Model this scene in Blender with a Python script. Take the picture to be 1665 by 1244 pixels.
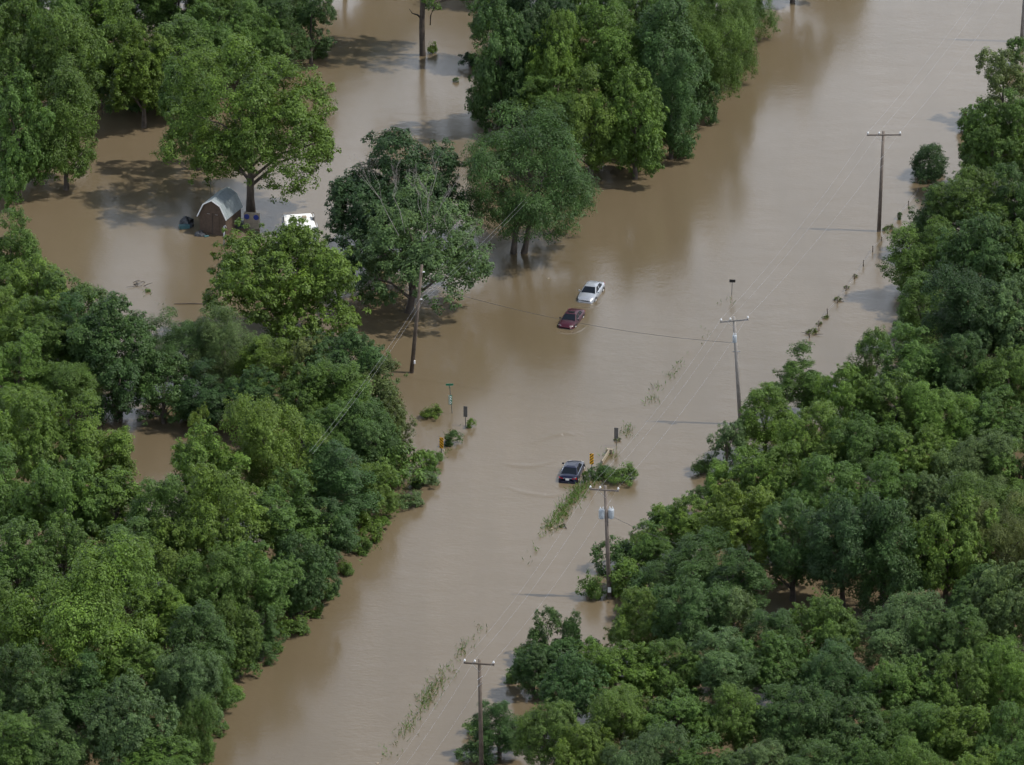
import bpy, math, random
import numpy as np
from mathutils import Vector, Matrix

random.seed(7)
R_ = math.radians
for o in list(bpy.data.objects):
    bpy.data.objects.remove(o)
scene = bpy.context.scene
COL = scene.collection

# ------------------------------------------------------------------ camera
TH = R_(22.5)            # downward pitch of the long lens
FPX = 11160.0            # focal length in pixels of a 1665 wide picture
DIST = 578.0             # metres to the point in the middle of the picture
cam_d = bpy.data.cameras.new('camera')
cam = bpy.data.objects.new('camera', cam_d)
COL.objects.link(cam)
cam.location = (0, -DIST * math.cos(TH), DIST * math.sin(TH))
cam.rotation_euler = (math.pi / 2 - TH, 0, 0)
cam_d.sensor_width = 36
cam_d.lens = FPX / 1665 * 36
cam_d.clip_start = 5
cam_d.clip_end = 20000
scene.camera = cam

# ------------------------------------------------------------------ sky, sun, exposure
SUN_EL = R_(57)
SUN_AZ = R_(-6)          # direction towards the sun, measured from +X (camera right)
world = bpy.data.worlds.new('World')
scene.world = world
world.use_nodes = True
wn = world.node_tree
wn.nodes.clear()
wo = wn.nodes.new('ShaderNodeOutputWorld')
wb = wn.nodes.new('ShaderNodeBackground')
sky = wn.nodes.new('ShaderNodeTexSky')
sky.sky_type = 'NISHITA'
sky.sun_disc = False
sky.sun_elevation = SUN_EL
sky.sun_rotation = R_(90) - SUN_AZ
sky.altitude = 200
sky.air_density = 1.0
sky.dust_density = 1.5
sky.ozone_density = 1.0
wb.inputs['Strength'].default_value = 0.10
# broken white summer cloud, thin overhead and closing up towards the horizon all round
tcw = wn.nodes.new('ShaderNodeTexCoord')
sep = wn.nodes.new('ShaderNodeSeparateXYZ')
wn.links.new(tcw.outputs['Generated'], sep.inputs[0])


def wmath(op, a, b=None, clamp=False):
    n = wn.nodes.new('ShaderNodeMath')
    n.operation = op
    n.use_clamp = clamp
    for i, v in enumerate((a, b)):
        if v is None:
            continue
        if isinstance(v, (int, float)):
            n.inputs[i].default_value = v
        else:
            wn.links.new(v, n.inputs[i])
    return n.outputs[0]


zc_ = wmath('MAXIMUM', sep.outputs['Z'], 0.05)
cmb = wn.nodes.new('ShaderNodeCombineXYZ')
wn.links.new(wmath('DIVIDE', sep.outputs['X'], zc_), cmb.inputs['X'])
wn.links.new(wmath('DIVIDE', sep.outputs['Y'], zc_), cmb.inputs['Y'])
cn = wn.nodes.new('ShaderNodeTexNoise')
cn.inputs['Scale'].default_value = 1.3
cn.inputs['Detail'].default_value = 6
cn.inputs['Roughness'].default_value = 0.55
wn.links.new(cmb.outputs[0], cn.inputs['Vector'])
low = wmath('POWER', wmath('SUBTRACT', 1.0, wmath('MAXIMUM', sep.outputs['Z'], 0.0)), 2.2)
cov = wmath('ADD', wmath('MULTIPLY', wmath('SUBTRACT', cn.outputs['Fac'], 0.52), 1.8), wmath('MULTIPLY', low, 2.25), clamp=True)
cmix = wn.nodes.new('ShaderNodeMix')
cmix.data_type = 'RGBA'
cmix.inputs['B'].default_value = (16.2, 17.6, 19.8, 1)
wn.links.new(cov, cmix.inputs['Factor'])
wn.links.new(sky.outputs[0], cmix.inputs['A'])
wn.links.new(cmix.outputs['Result'], wb.inputs['Color'])
wn.links.new(wb.outputs[0], wo.inputs['Surface'])

sun_d = bpy.data.lights.new('sun', 'SUN')
sun_d.energy = 4.1
sun_d.angle = R_(0.6)
sun_d.color = (1.0, 0.95, 0.87)
sun = bpy.data.objects.new('sun', sun_d)
COL.objects.link(sun)
sdir = Vector((math.cos(SUN_EL) * math.cos(SUN_AZ), math.cos(SUN_EL) * math.sin(SUN_AZ), math.sin(SUN_EL)))
sun.rotation_euler = sdir.to_track_quat('Z', 'Y').to_euler()
sun.location = sdir * 300

scene.view_settings.view_transform = 'Standard'
scene.view_settings.look = 'None'
scene.view_settings.exposure = 0.05
scene.view_settings.gamma = 1.0
scene.view_settings.use_curve_mapping = False
scene.cycles.max_bounces = 4
scene.cycles.diffuse_bounces = 2
scene.cycles.glossy_bounces = 2
scene.cycles.transmission_bounces = 4
scene.cycles.use_adaptive_sampling = True
scene.cycles.adaptive_threshold = 0.03
try:
    scene.cycles.use_denoising = True
except Exception:
    pass

# ------------------------------------------------------------------ ground survey: picture point -> place on the flood plain
_fw = Vector((0, math.cos(TH), -math.sin(TH)))
_up = Vector((0, math.sin(TH), math.cos(TH)))
_rt = Vector((1, 0, 0))


def at(px, py, z=0.0):
    d = _fw * FPX + _rt * (px - 832.5) + _up * (622 - py)
    t = (z - cam.location.z) / d.z
    return cam.location + d * t


def ppm(p):
    return FPX / (Vector(p) - cam.location).dot(_fw)


def above(base, py):
    """height above the water of something seen at row py over the ground point base"""
    b = Vector(base)
    s = ppm(b)
    by = 622 - (b - cam.location).dot(_up) / (b - cam.location).dot(_fw) * FPX
    return (by - py) / (s * math.cos(TH))


# ------------------------------------------------------------------ materials
def new_mat(name):
    m = bpy.data.materials.new(name)
    m.use_nodes = True
    nt = m.node_tree
    return m, nt, nt.nodes['Principled BSDF']


def plain(name, col, rough=0.6, metal=0.0, spec=0.5, var=0.0, scale=3.0, coat=0.0):
    m, nt, b = new_mat(name)
    b.inputs['Roughness'].default_value = rough
    b.inputs['Metallic'].default_value = metal
    b.inputs['Specular IOR Level'].default_value = spec
    b.inputs['Coat Weight'].default_value = coat
    b.inputs['Base Color'].default_value = (*col, 1)
    if var:
        tc = nt.nodes.new('ShaderNodeTexCoord')
        n = nt.nodes.new('ShaderNodeTexNoise')
        n.inputs['Scale'].default_value = scale
        n.inputs['Detail'].default_value = 6
        r = nt.nodes.new('ShaderNodeMapRange')
        r.inputs['From Min'].default_value = 0.3
        r.inputs['From Max'].default_value = 0.7
        r.inputs['To Min'].default_value = 1 - var
        r.inputs['To Max'].default_value = 1 + var
        mx = nt.nodes.new('ShaderNodeVectorMath')
        mx.operation = 'SCALE'
        mx.inputs[0].default_value = col
        nt.links.new(tc.outputs['Object'], n.inputs['Vector'])
        nt.links.new(n.outputs['Fac'], r.inputs['Value'])
        nt.links.new(r.outputs[0], mx.inputs['Scale'])
        nt.links.new(mx.outputs[0], b.inputs['Base Color'])
    return m


def leaf_material():
    m, nt, b = new_mat('leaves')
    oi = nt.nodes.new('ShaderNodeObjectInfo')
    at_ = nt.nodes.new('ShaderNodeAttribute')
    at_.attribute_name = 'v'
    mr = nt.nodes.new('ShaderNodeMapRange')
    mr.inputs['To Min'].default_value = 0.62
    mr.inputs['To Max'].default_value = 1.42
    nt.links.new(at_.outputs['Fac'], mr.inputs['Value'])
    # the palest leaves are young growth and lean to yellow
    mixc = nt.nodes.new('ShaderNodeMix')
    mixc.data_type = 'RGBA'
    mixc.blend_type = 'MULTIPLY'
    mixc.inputs['B'].default_value = (1.12, 1.03, 0.86, 1)
    nt.links.new(at_.outputs['Fac'], mixc.inputs['Factor'])
    nt.links.new(oi.outputs['Color'], mixc.inputs['A'])
    # whole boughs differ a little in tone
    tc = nt.nodes.new('ShaderNodeTexCoord')
    nz = nt.nodes.new('ShaderNodeTexNoise')
    nz.inputs['Scale'].default_value = 0.42
    nz.inputs['Detail'].default_value = 2
    nt.links.new(tc.outputs['Object'], nz.inputs['Vector'])
    nr = nt.nodes.new('ShaderNodeMapRange')
    nr.inputs['From Min'].default_value = 0.3
    nr.inputs['From Max'].default_value = 0.7
    nr.inputs['To Min'].default_value = 0.78
    nr.inputs['To Max'].default_value = 1.22
    nt.links.new(nz.outputs['Fac'], nr.inputs['Value'])
    mm = nt.nodes.new('ShaderNodeMath')
    mm.operation = 'MULTIPLY'
    nt.links.new(mr.outputs[0], mm.inputs[0])
    nt.links.new(nr.outputs[0], mm.inputs[1])
    sc = nt.nodes.new('ShaderNodeVectorMath')
    sc.operation = 'SCALE'
    nt.links.new(mixc.outputs['Result'], sc.inputs[0])
    nt.links.new(mm.outputs[0], sc.inputs['Scale'])
    nt.links.new(sc.outputs[0], b.inputs['Base Color'])
    b.inputs['Roughness'].default_value = 0.55
    b.inputs['Specular IOR Level'].default_value = 0.3
    tr = nt.nodes.new('ShaderNodeBsdfTranslucent')
    ty = nt.nodes.new('ShaderNodeVectorMath')
    ty.operation = 'MULTIPLY'
    ty.inputs[1].default_value = (1.25, 1.15, 0.55)
    nt.links.new(sc.outputs[0], ty.inputs[0])
    nt.links.new(ty.outputs[0], tr.inputs['Color'])
    ms = nt.nodes.new('ShaderNodeMixShader')
    ms.inputs['Fac'].default_value = 0.30
    nt.links.new(b.outputs[0], ms.inputs[1])
    nt.links.new(tr.outputs[0], ms.inputs[2])
    nt.links.new(ms.outputs[0], nt.nodes['Material Output'].inputs['Surface'])
    return m


def water_material():
    m, nt, b = new_mat('muddy_flood_water')
    geo = nt.nodes.new('ShaderNodeNewGeometry')

    def noise(scale, detail, stretch=(1, 1, 1), rot=0.0, rough=0.55):
        mp = nt.nodes.new('ShaderNodeMapping')
        mp.inputs['Scale'].default_value = stretch
        mp.inputs['Rotation'].default_value = (0, 0, rot)
        nt.links.new(geo.outputs['Position'], mp.inputs['Vector'])
        n = nt.nodes.new('ShaderNodeTexNoise')
        n.inputs['Scale'].default_value = scale
        n.inputs['Detail'].default_value = detail
        n.inputs['Roughness'].default_value = rough
        nt.links.new(mp.outputs[0], n.inputs['Vector'])
        return n
    # silt: broad drifting patches of a slightly different brown
    nb = noise(0.022, 5, (1, 0.55, 1), R_(20))
    cr = nt.nodes.new('ShaderNodeValToRGB')
    cr.color_ramp.elements[0].position = 0.32
    cr.color_ramp.elements[0].color = (0.100, 0.077, 0.045, 1)
    cr.color_ramp.elements[1].position = 0.70
    cr.color_ramp.elements[1].color = (0.136, 0.105, 0.066, 1)
    # finer streaks of silt drawn out along the current
    nst = noise(0.16, 4, (1.9, 0.20, 1), R_(17))
    ad = nt.nodes.new('ShaderNodeMath')
    ad.operation = 'MULTIPLY_ADD'
    ad.inputs[1].default_value = 0.35
    sb_ = nt.nodes.new('ShaderNodeMath')
    sb_.operation = 'SUBTRACT'
    sb_.inputs[1].default_value = 0.5
    nt.links.new(nst.outputs['Fac'], sb_.inputs[0])
    nt.links.new(sb_.outputs[0], ad.inputs[0])
    nt.links.new(nb.outputs['Fac'], ad.inputs[2])
    nt.links.new(ad.outputs[0], cr.inputs['Fac'])
    nt.links.new(cr.outputs['Color'], b.inputs['Base Color'])
    b.inputs['IOR'].default_value = 1.333
    b.inputs['Specular IOR Level'].default_value = 0.5
    # ruffled and slick patches
    nr = noise(0.05, 4, (1, 0.35, 1), R_(-15))
    mr = nt.nodes.new('ShaderNodeMapRange')
    mr.inputs['From Min'].default_value = 0.35
    mr.inputs['From Max'].default_value = 0.65
    mr.inputs['To Min'].default_value = 0.12
    mr.inputs['To Max'].default_value = 0.25
    nt.links.new(nr.outputs['Fac'], mr.inputs['Value'])
    nt.links.new(mr.outputs[0], b.inputs['Roughness'])
    # ripples
    n1 = noise(2.4, 3, (0.8, 1.3, 1), R_(18))
    n2 = noise(0.28, 2, (0.8, 1.3, 1), R_(-25))
    a = nt.nodes.new('ShaderNodeMath')
    a.operation = 'MULTIPLY_ADD'
    a.inputs[1].default_value = 2.2
    nt.links.new(n2.outputs['Fac'], a.inputs[0])
    nt.links.new(n1.outputs['Fac'], a.inputs[2])
    bp = nt.nodes.new('ShaderNodeBump')
    bp.inputs['Distance'].default_value = 0.05
    bp.inputs['Strength'].default_value = 0.30
    nt.links.new(a.outputs[0], bp.inputs['Height'])
    bm_ = nt.nodes.new('ShaderNodeMapRange')     # the current ruffles the water in long streaks
    bm_.inputs['From Min'].default_value = 0.36
    bm_.inputs['From Max'].default_value = 0.66
    bm_.inputs['To Min'].default_value = 0.12
    bm_.inputs['To Max'].default_value = 0.36
    nt.links.new(nst.outputs['Fac'], bm_.inputs['Value'])
    nt.links.new(bm_.outputs[0], bp.inputs['Strength'])
    nt.links.new(bp.outputs[0], b.inputs['Normal'])
    return m


M = {
    'leaf': leaf_material(),
    'water': water_material(),
    'bark': plain('bark', (0.075, 0.060, 0.048), 0.9, var=0.35, scale=2.5),
    'deadwood': plain('dead_wood', (0.23, 0.21, 0.19), 0.9, var=0.25, scale=3),
    'pole': plain('weathered_pole', (0.125, 0.102, 0.085), 0.85, var=0.3, scale=2),
    'polegrey': plain('grey_pole', (0.20, 0.185, 0.17), 0.85, var=0.25, scale=2),
    'darkpole': plain('dark_pole', (0.085, 0.066, 0.050), 0.85, var=0.35, scale=2),
    'insul': plain('glazed_insulator', (0.50, 0.51, 0.52), 0.3),
    'steel': plain('galvanised_steel', (0.38, 0.39, 0.40), 0.45, 0.6, var=0.1),
    'transformer': plain('transformer_paint', (0.30, 0.33, 0.355), 0.45, var=0.15),
    'wire': plain('aluminium_wire', (0.30, 0.30, 0.31), 0.5, 0.3),
    'cable': plain('black_cable', (0.05, 0.05, 0.05), 0.6),
    'yellow': plain('sign_yellow', (0.95, 0.46, 0.02), 0.45),
    'black': plain('sign_black', (0.012, 0.012, 0.013), 0.5),
    'signback': plain('sign_back', (0.13, 0.125, 0.12), 0.5, 0.3, var=0.15),
    'green': plain('sign_green', (0.005, 0.13, 0.075), 0.4),
    'white': plain('white_paint', (0.78, 0.78, 0.77), 0.45, var=0.06),
    'post': plain('steel_post', (0.10, 0.10, 0.09), 0.6, 0.3),
    'glass': plain('car_glass', (0.010, 0.013, 0.017), 0.12, 0.0, 0.3),
    'tyre': plain('tyre', (0.014, 0.014, 0.015), 0.85),
    'rim': plain('alloy_rim', (0.66, 0.67, 0.69), 0.35, 0.4),
    'chrome': plain('chrome', (0.72, 0.73, 0.75), 0.15, 0.9),
    'navy': plain('navy_paint', (0.006, 0.008, 0.026), 0.30, 0.1, 0.3, coat=0.25),
    'silver': plain('silver_paint', (0.36, 0.38, 0.41), 0.32, 0.4, 0.5, coat=0.5),
    'maroon': plain('maroon_paint', (0.046, 0.008, 0.015), 0.38, 0.1, 0.35, coat=0.2),
    'lamp': plain('lamp_glass', (0.62, 0.63, 0.62), 0.15),
    'redlamp': plain('tail_lamp', (0.30, 0.010, 0.012), 0.2),
    'siding': plain('brown_siding', (0.078, 0.052, 0.035), 0.85, var=0.25, scale=4),
    'roofmetal': plain('roof_metal', (0.28, 0.32, 0.335), 0.45, 0.3, var=0.12, scale=1.2),
    'blue': plain('blue_plastic', (0.012, 0.030, 0.20), 0.4),
    'tarp': plain('dark_tarp', (0.030, 0.034, 0.040), 0.6, var=0.4, scale=3),
    'teal': plain('teal_plastic', (0.05, 0.12, 0.13), 0.5, var=0.2),
    'beige': plain('beige_board', (0.26, 0.22, 0.16), 0.7, var=0.2),
    'red': plain('red_reflector', (0.45, 0.10, 0.05), 0.5),
    'rubber': plain('black_trim', (0.02, 0.02, 0.021), 0.7),
}


# ------------------------------------------------------------------ mesh helpers
class MB:
    def __init__(self):
        self.v, self.f = [], []

    def add(self, vs, fs):
        k = len(self.v)
        self.v += [tuple(x) for x in vs]
        self.f += [tuple(i + k for i in f) for f in fs]
        return self

    def box(self, c, s, rz=0.0, taper=1.0):
        c = Vector(c)
        hx, hy, hz = s[0] / 2, s[1] / 2, s[2] / 2
        vs = []
        for z, t in ((-hz, 1), (hz, taper)):
            for x, y in ((-hx, -hy), (hx, -hy), (hx, hy), (-hx, hy)):
                p = Vector((x * t, y * t, z))
                p.rotate(Matrix.Rotation(rz, 3, 'Z'))
                vs.append(c + p)
        return self.add(vs, [(3, 2, 1, 0), (4, 5, 6, 7), (0, 1, 5, 4), (1, 2, 6, 5), (2, 3, 7, 6), (3, 0, 4, 7)])

    def beam(self, a, b, w, h):
        a, b = Vector(a), Vector(b)
        d = (b - a).normalized()
        s = d.cross(Vector((0, 0, 1)))
        if s.length < 1e-4:
            s = Vector((1, 0, 0))
        s.normalize()
        u = s.cross(d)
        vs = []
        for p in (a, b):
            for x, y in ((-1, -1), (1, -1), (1, 1), (-1, 1)):
                vs.append(p + s * (x * w / 2) + u * (y * h / 2))
        return self.add(vs, [(3, 2, 1, 0), (4, 5, 6, 7), (0, 1, 5, 4), (1, 2, 6, 5), (2, 3, 7, 6), (3, 0, 4, 7)])

    def tube(self, pts, rad, n=6, cap=True):
        pts = [Vector(p) for p in pts]
        if not hasattr(rad, '__len__'):
            rad = [rad] * len(pts)
        vs, fs = [], []
        for i, p in enumerate(pts):
            d = (pts[min(i + 1, len(pts) - 1)] - pts[max(i - 1, 0)]).normalized()
            ref = Vector((0, 0, 1)) if abs(d.z) < 0.9 else Vector((1, 0, 0))
            s = d.cross(ref).normalized()
            u = s.cross(d)
            for k in range(n):
                t = 2 * math.pi * k / n
                vs.append(p + (s * math.cos(t) + u * math.sin(t)) * rad[i])
        for i in range(len(pts) - 1):
            for k in range(n):
                a, b = i * n + k, i * n + (k + 1) % n
                fs.append((a, b, b + n, a + n))
        if cap:
            fs.append(tuple(range(n - 1, -1, -1)))
            fs.append(tuple(range((len(pts) - 1) * n, len(pts) * n)))
        return self.add(vs, fs)

    def mesh(self, name, mat=None, smooth=False):
        me = bpy.data.meshes.new(name)
        me.from_pydata(self.v, [], self.f)
        if mat:
            me.materials.append(mat)
        if smooth:
            me.polygons.foreach_set('use_smooth', [True] * len(me.polygons))
        me.update()
        return me

    def build(self, name, mat, parent=None, smooth=False, loc=None):
        return obj(name, self.mesh(name, mat, smooth), parent, loc)


def obj(name, me, parent=None, loc=None):
    o = bpy.data.objects.new(name, me)
    COL.objects.link(o)
    if parent is not None:
        o.parent = parent
    if loc is not None:
        o.location = loc
    return o


def tag(o, label=None, cat=None, group=None, kind=None):
    if label:
        o['label'] = label
    if cat:
        o['category'] = cat
    if group:
        o['group'] = group
    if kind:
        o['kind'] = kind
    return o


def thing(name, label, cat, loc=(0, 0, 0), rz=0.0, group=None):
    o = bpy.data.objects.new(name, None)
    o.empty_display_size = 0.3
    COL.objects.link(o)
    o.location = loc
    o.rotation_euler = (0, 0, rz)
    return tag(o, label, cat, group)


def bevel(o, w, seg=2, angle=35):
    m = o.modifiers.new('bevel', 'BEVEL')
    m.width = w
    m.segments = seg
    m.limit_method = 'ANGLE'
    m.angle_limit = R_(angle)
    return o


# ------------------------------------------------------------------ the flood: one sheet to the horizon
w = MB()
S = 9000
w.add([(-S, -S, 0), (S, -S, 0), (S, S, 0), (-S, S, 0)], [(0, 1, 2, 3)])
tag(w.build('flood_water', M['water']), kind='structure')


# ------------------------------------------------------------------ foliage prototypes
def unit(v):
    return v / np.maximum(np.linalg.norm(v, axis=-1, keepdims=True), 1e-9)


def leaf_mesh(name, P, N, T, L, W, v):
    """one diamond leaf spray per point; P place, N normal, T axis, v tone"""
    B = unit(np.cross(N, T))
    T = unit(T)
    L = L[:, None]
    W = W[:, None]
    fold = N * (W * 0.12)
    a = P
    b = P + T * L * 0.45 + B * W * 0.5 + fold
    c = P + T * L
    d = P + T * L * 0.45 - B * W * 0.5 + fold
    n = len(P)
    co = np.stack([a, b, c, d], 1).reshape(-1, 3).astype(np.float32)
    me = bpy.data.meshes.new(name)
    me.vertices.add(4 * n)
    me.vertices.foreach_set('co', co.ravel())
    me.loops.add(4 * n)
    me.loops.foreach_set('vertex_index', np.arange(4 * n, dtype=np.int32))
    me.polygons.add(n)
    me.polygons.foreach_set('loop_start', np.arange(0, 4 * n, 4, dtype=np.int32))
    try:
        me.polygons.foreach_set('loop_total', np.full(n, 4, dtype=np.int32))
    except Exception:
        pass
    me.update(calc_edges=True)
    atr = me.attributes.new('v', 'FLOAT', 'FACE')
    atr.data.foreach_set('value', np.clip(v, 0, 1).astype(np.float32))
    me.materials.append(M['leaf'])
    return me


def make_crown(name, seed, R, RZ, nl, lr, n, L, asp=0.66, zmin=-0.72, tuft=0.5, up=0.5, droop=0.25, core=0.42, cone=False, loose=0.0):
    """crown of leaf sprays: limb masses (lobes) that carry tufts of leaves, outline uneven, gaps between the masses"""
    g = np.random.default_rng(seed)
    k = np.arange(nl) + 0.5
    z = 1 - (1 - zmin) * k / nl
    ph = k * 2.39996 + g.uniform(0, 6)
    rr = np.sqrt(np.maximum(0, 1 - z * z))
    D = unit(np.stack([rr * np.cos(ph), rr * np.sin(ph), z], 1) + g.normal(0, 0.22, (nl, 3)))
    az = np.arctan2(D[:, 1], D[:, 0])
    lop = 1 + 0.17 * np.sin(az + seed) + 0.12 * np.sin(2 * az + 1.7 * seed) + 0.10 * np.sin(3 * az + 0.6 * seed)
    C = D * (g.uniform(0.42, 0.80, nl) * lop)[:, None]
    lrad = lr * g.uniform(0.6, 1.35, nl)
    if cone:
        f = np.clip(1.05 - 0.62 * (C[:, 2] + 0.8) / 1.7, 0.2, 1.1)
        C[:, :2] *= f[:, None]
        lrad *= np.clip(f, 0.45, 1)
    C = np.vstack([C, [[0, 0, -0.02]]])
    lrad = np.append(lrad, core)
    C = C * np.array([R, R, RZ])
    lrad = lrad * R
    ltone = g.uniform(-0.10, 0.10, nl + 1)
    per = 44 if tuft > 0.36 else 18
    nt = int(n / per)
    m0 = nt * 3
    idx = g.choice(nl + 1, m0, p=lrad ** 2 / np.sum(lrad ** 2))
    d = unit(unit(g.normal(0, 1, (m0, 3))) + 0.45 * unit(C[idx] + 1e-6) + np.array([0, 0, 0.30]))
    out_ = g.random(m0) < 0.30
    reach = np.where(out_, g.uniform(1.0, 1.55, m0), g.uniform(0.70, 1.04, m0))
    p = C[idx] + d * (lrad[idx] * reach)[:, None] * np.array([1, 1, 0.80])
    keep = np.ones(m0, bool)
    for j in range(nl + 1):
        q = (p - C[j]) / np.array([1, 1, 0.80])
        keep &= ~((np.linalg.norm(q, axis=1) < 0.66 * lrad[j]) & (idx != j) & (g.random(m0) < 0.9))
    fld = np.sin(p[:, 0] * 2.1 + seed) + np.sin(p[:, 1] * 2.3 + 2 * seed) + np.sin(p[:, 2] * 2.6 + 3 * seed)
    keep &= ~((fld > 0.75 - loose) & (g.random(m0) < 0.88))
    p, d, idx, out_ = p[keep], d[keep], idx[keep], out_[keep]
    sel = g.permutation(len(p))[:nt]
    p, d, idx, out_ = p[sel], d[sel], idx[sel], out_[sel]
    m = len(p)
    ts = tuft * g.uniform(0.55, 1.3, m) * np.where(out_, 0.62, 1.0)
    tone = g.random(m)
    P0 = np.repeat(p, per, 0)
    Dn = np.repeat(d, per, 0)
    S = np.repeat(ts, per)
    q = len(P0)
    # each tuft: a little dome, its leaves hanging off twigs that fan outwards
    e = unit(g.normal(0, 1, (q, 3)) + 0.55 * Dn + np.array([0, 0, 0.35]))
    rad = g.random(q) ** 0.45
    o = e * (S * rad)[:, None] * np.array([1, 1, 0.62])
    o[:, 2] -= droop * S * np.linalg.norm(o[:, :2], axis=1) / np.maximum(S, 1e-3)
    P = P0 + o
    N = unit(0.75 * e + 0.25 * Dn + np.array([0, 0, up * 0.7]) + 0.42 * unit(g.normal(0, 1, (q, 3))))
    T = unit(e * np.array([1, 1, 0.4]) + g.normal(0, 0.35, (q, 3)) + np.array([0, 0, -droop]))
    T = unit(T - N * np.sum(T * N, 1, keepdims=True))
    Ls = L * 0.86 * g.uniform(0.6, 1.35, q)
    Ws = Ls * asp * g.uniform(0.75, 1.25, q)
    v = 0.5 + (np.repeat(tone, per) - 0.5) * 0.5 + np.repeat(ltone[idx], per) + g.normal(0, 0.17, q)
    hr = np.percentile(np.linalg.norm(P[:, :2], axis=1), 97.5)
    z1, z0 = np.percentile(P[:, 2], 99.0), np.percentile(P[:, 2], 1.0)
    s = np.array([R / hr, R / hr, 2 * RZ / (z1 - z0)])
    off = np.array([0, 0, (z1 + z0) / 2])
    me = leaf_mesh(name, (P - off) * s, N, T, Ls, Ws, v)
    return dict(mesh=me, R=R, RZ=RZ, lobes=((C - off) * s)[:-1])


PROTO = {
    'R': [make_crown('broad_crown', 11, 5.2, 4.2, 30, 0.25, 70000, 0.185, tuft=0.44),
          make_crown('broad_crown', 12, 5.0, 4.2, 36, 0.22, 70000, 0.185, tuft=0.50),
          make_crown('broad_crown', 13, 5.2, 3.8, 26, 0.27, 66000, 0.200, tuft=0.42),
          make_crown('broad_crown', 14, 5.0, 4.4, 32, 0.23, 70000, 0.175, tuft=0.58, droop=0.35),
          make_crown('broad_crown', 15, 5.0, 4.0, 28, 0.25, 60000, 0.210, tuft=0.40, up=0.35, loose=0.15)],
    'T': [make_crown('tall_crown', 21, 3.6, 4.4, 24, 0.28, 46000, 0.180, tuft=0.42),
          make_crown('tall_crown', 22, 3.5, 4.2, 30, 0.25, 46000, 0.180, tuft=0.50, droop=0.35),
          make_crown('tall_crown', 23, 3.6, 4.0, 22, 0.29, 46000, 0.195, tuft=0.40),
          make_crown('tall_crown', 24, 3.4, 4.2, 28, 0.27, 46000, 0.170, tuft=0.46, cone=True)],
    'U': [make_crown('spreading_crown', 71, 6.6, 5.4, 40, 0.20, 96000, 0.195, zmin=-0.45, tuft=0.52, core=0.30, loose=0.3, droop=0.3),
          make_crown('spreading_crown', 72, 6.0, 4.4, 34, 0.21, 38000, 0.230, zmin=-0.50, tuft=0.50, core=0.26, loose=0.55),
          make_crown('spreading_crown', 73, 6.4, 4.4, 34, 0.22, 74000, 0.235, zmin=-0.50, tuft=0.50, core=0.40)],
    'W': [make_crown('feathery_crown', 31, 4.8, 4.6, 34, 0.22, 84000, 0.190, asp=0.36, zmin=-0.55, tuft=0.62, droop=0.40, core=0.50),
          make_crown('feathery_crown', 32, 4.0, 4.2, 28, 0.26, 62000, 0.180, asp=0.36, tuft=0.60, droop=0.45)],
    'L': [make_crown('loose_crown', 41, 3.2, 3.4, 20, 0.26, 16000, 0.21, tuft=0.46, core=0.22, loose=0.5),
          make_crown('loose_crown', 42, 3.4, 3.4, 24, 0.24, 18000, 0.21, tuft=0.50, core=0.22, loose=0.4)],
    'S': [make_crown('shrub_crown', 51, 1.7, 1.2, 9, 0.34, 4600, 0.20, tuft=0.34, core=0.34, loose=0.5, asp=0.5),
          make_crown('shrub_crown', 52, 1.7, 1.1, 11, 0.30, 4600, 0.20, tuft=0.36, core=0.32, loose=0.5, asp=0.5),
          make_crown('shrub_crown', 53, 1.6, 1.3, 8, 0.36, 4600, 0.22, tuft=0.32, core=0.34, loose=0.4, asp=0.5)],
    'C': [make_crown('cedar_crown', 61, 1.9, 1.9, 30, 0.36, 26000, 0.15, asp=0.32, tuft=0.22, up=0.2, droop=0.0, core=0.6, loose=-3.0)],
}
PCOUNT = {k: 0 for k in PROTO}

TINT = {   # leaf colours of the different trees
    'b': (0.084, 0.152, 0.025), 'y': (0.099, 0.163, 0.028), 'm': (0.067, 0.128, 0.026), 'd': (0.048, 0.099, 0.028),
    'g': (0.072, 0.124, 0.043), 'o': (0.082, 0.116, 0.035), 'k': (0.033, 0.071, 0.024),
}
WORD = {'b': 'bright green', 'y': 'yellow-green', 'm': 'mid green', 'd': 'dark green', 'g': 'grey-green', 'o': 'olive green', 'k': 'blackish green'}
trng = random.Random(99)


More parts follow.
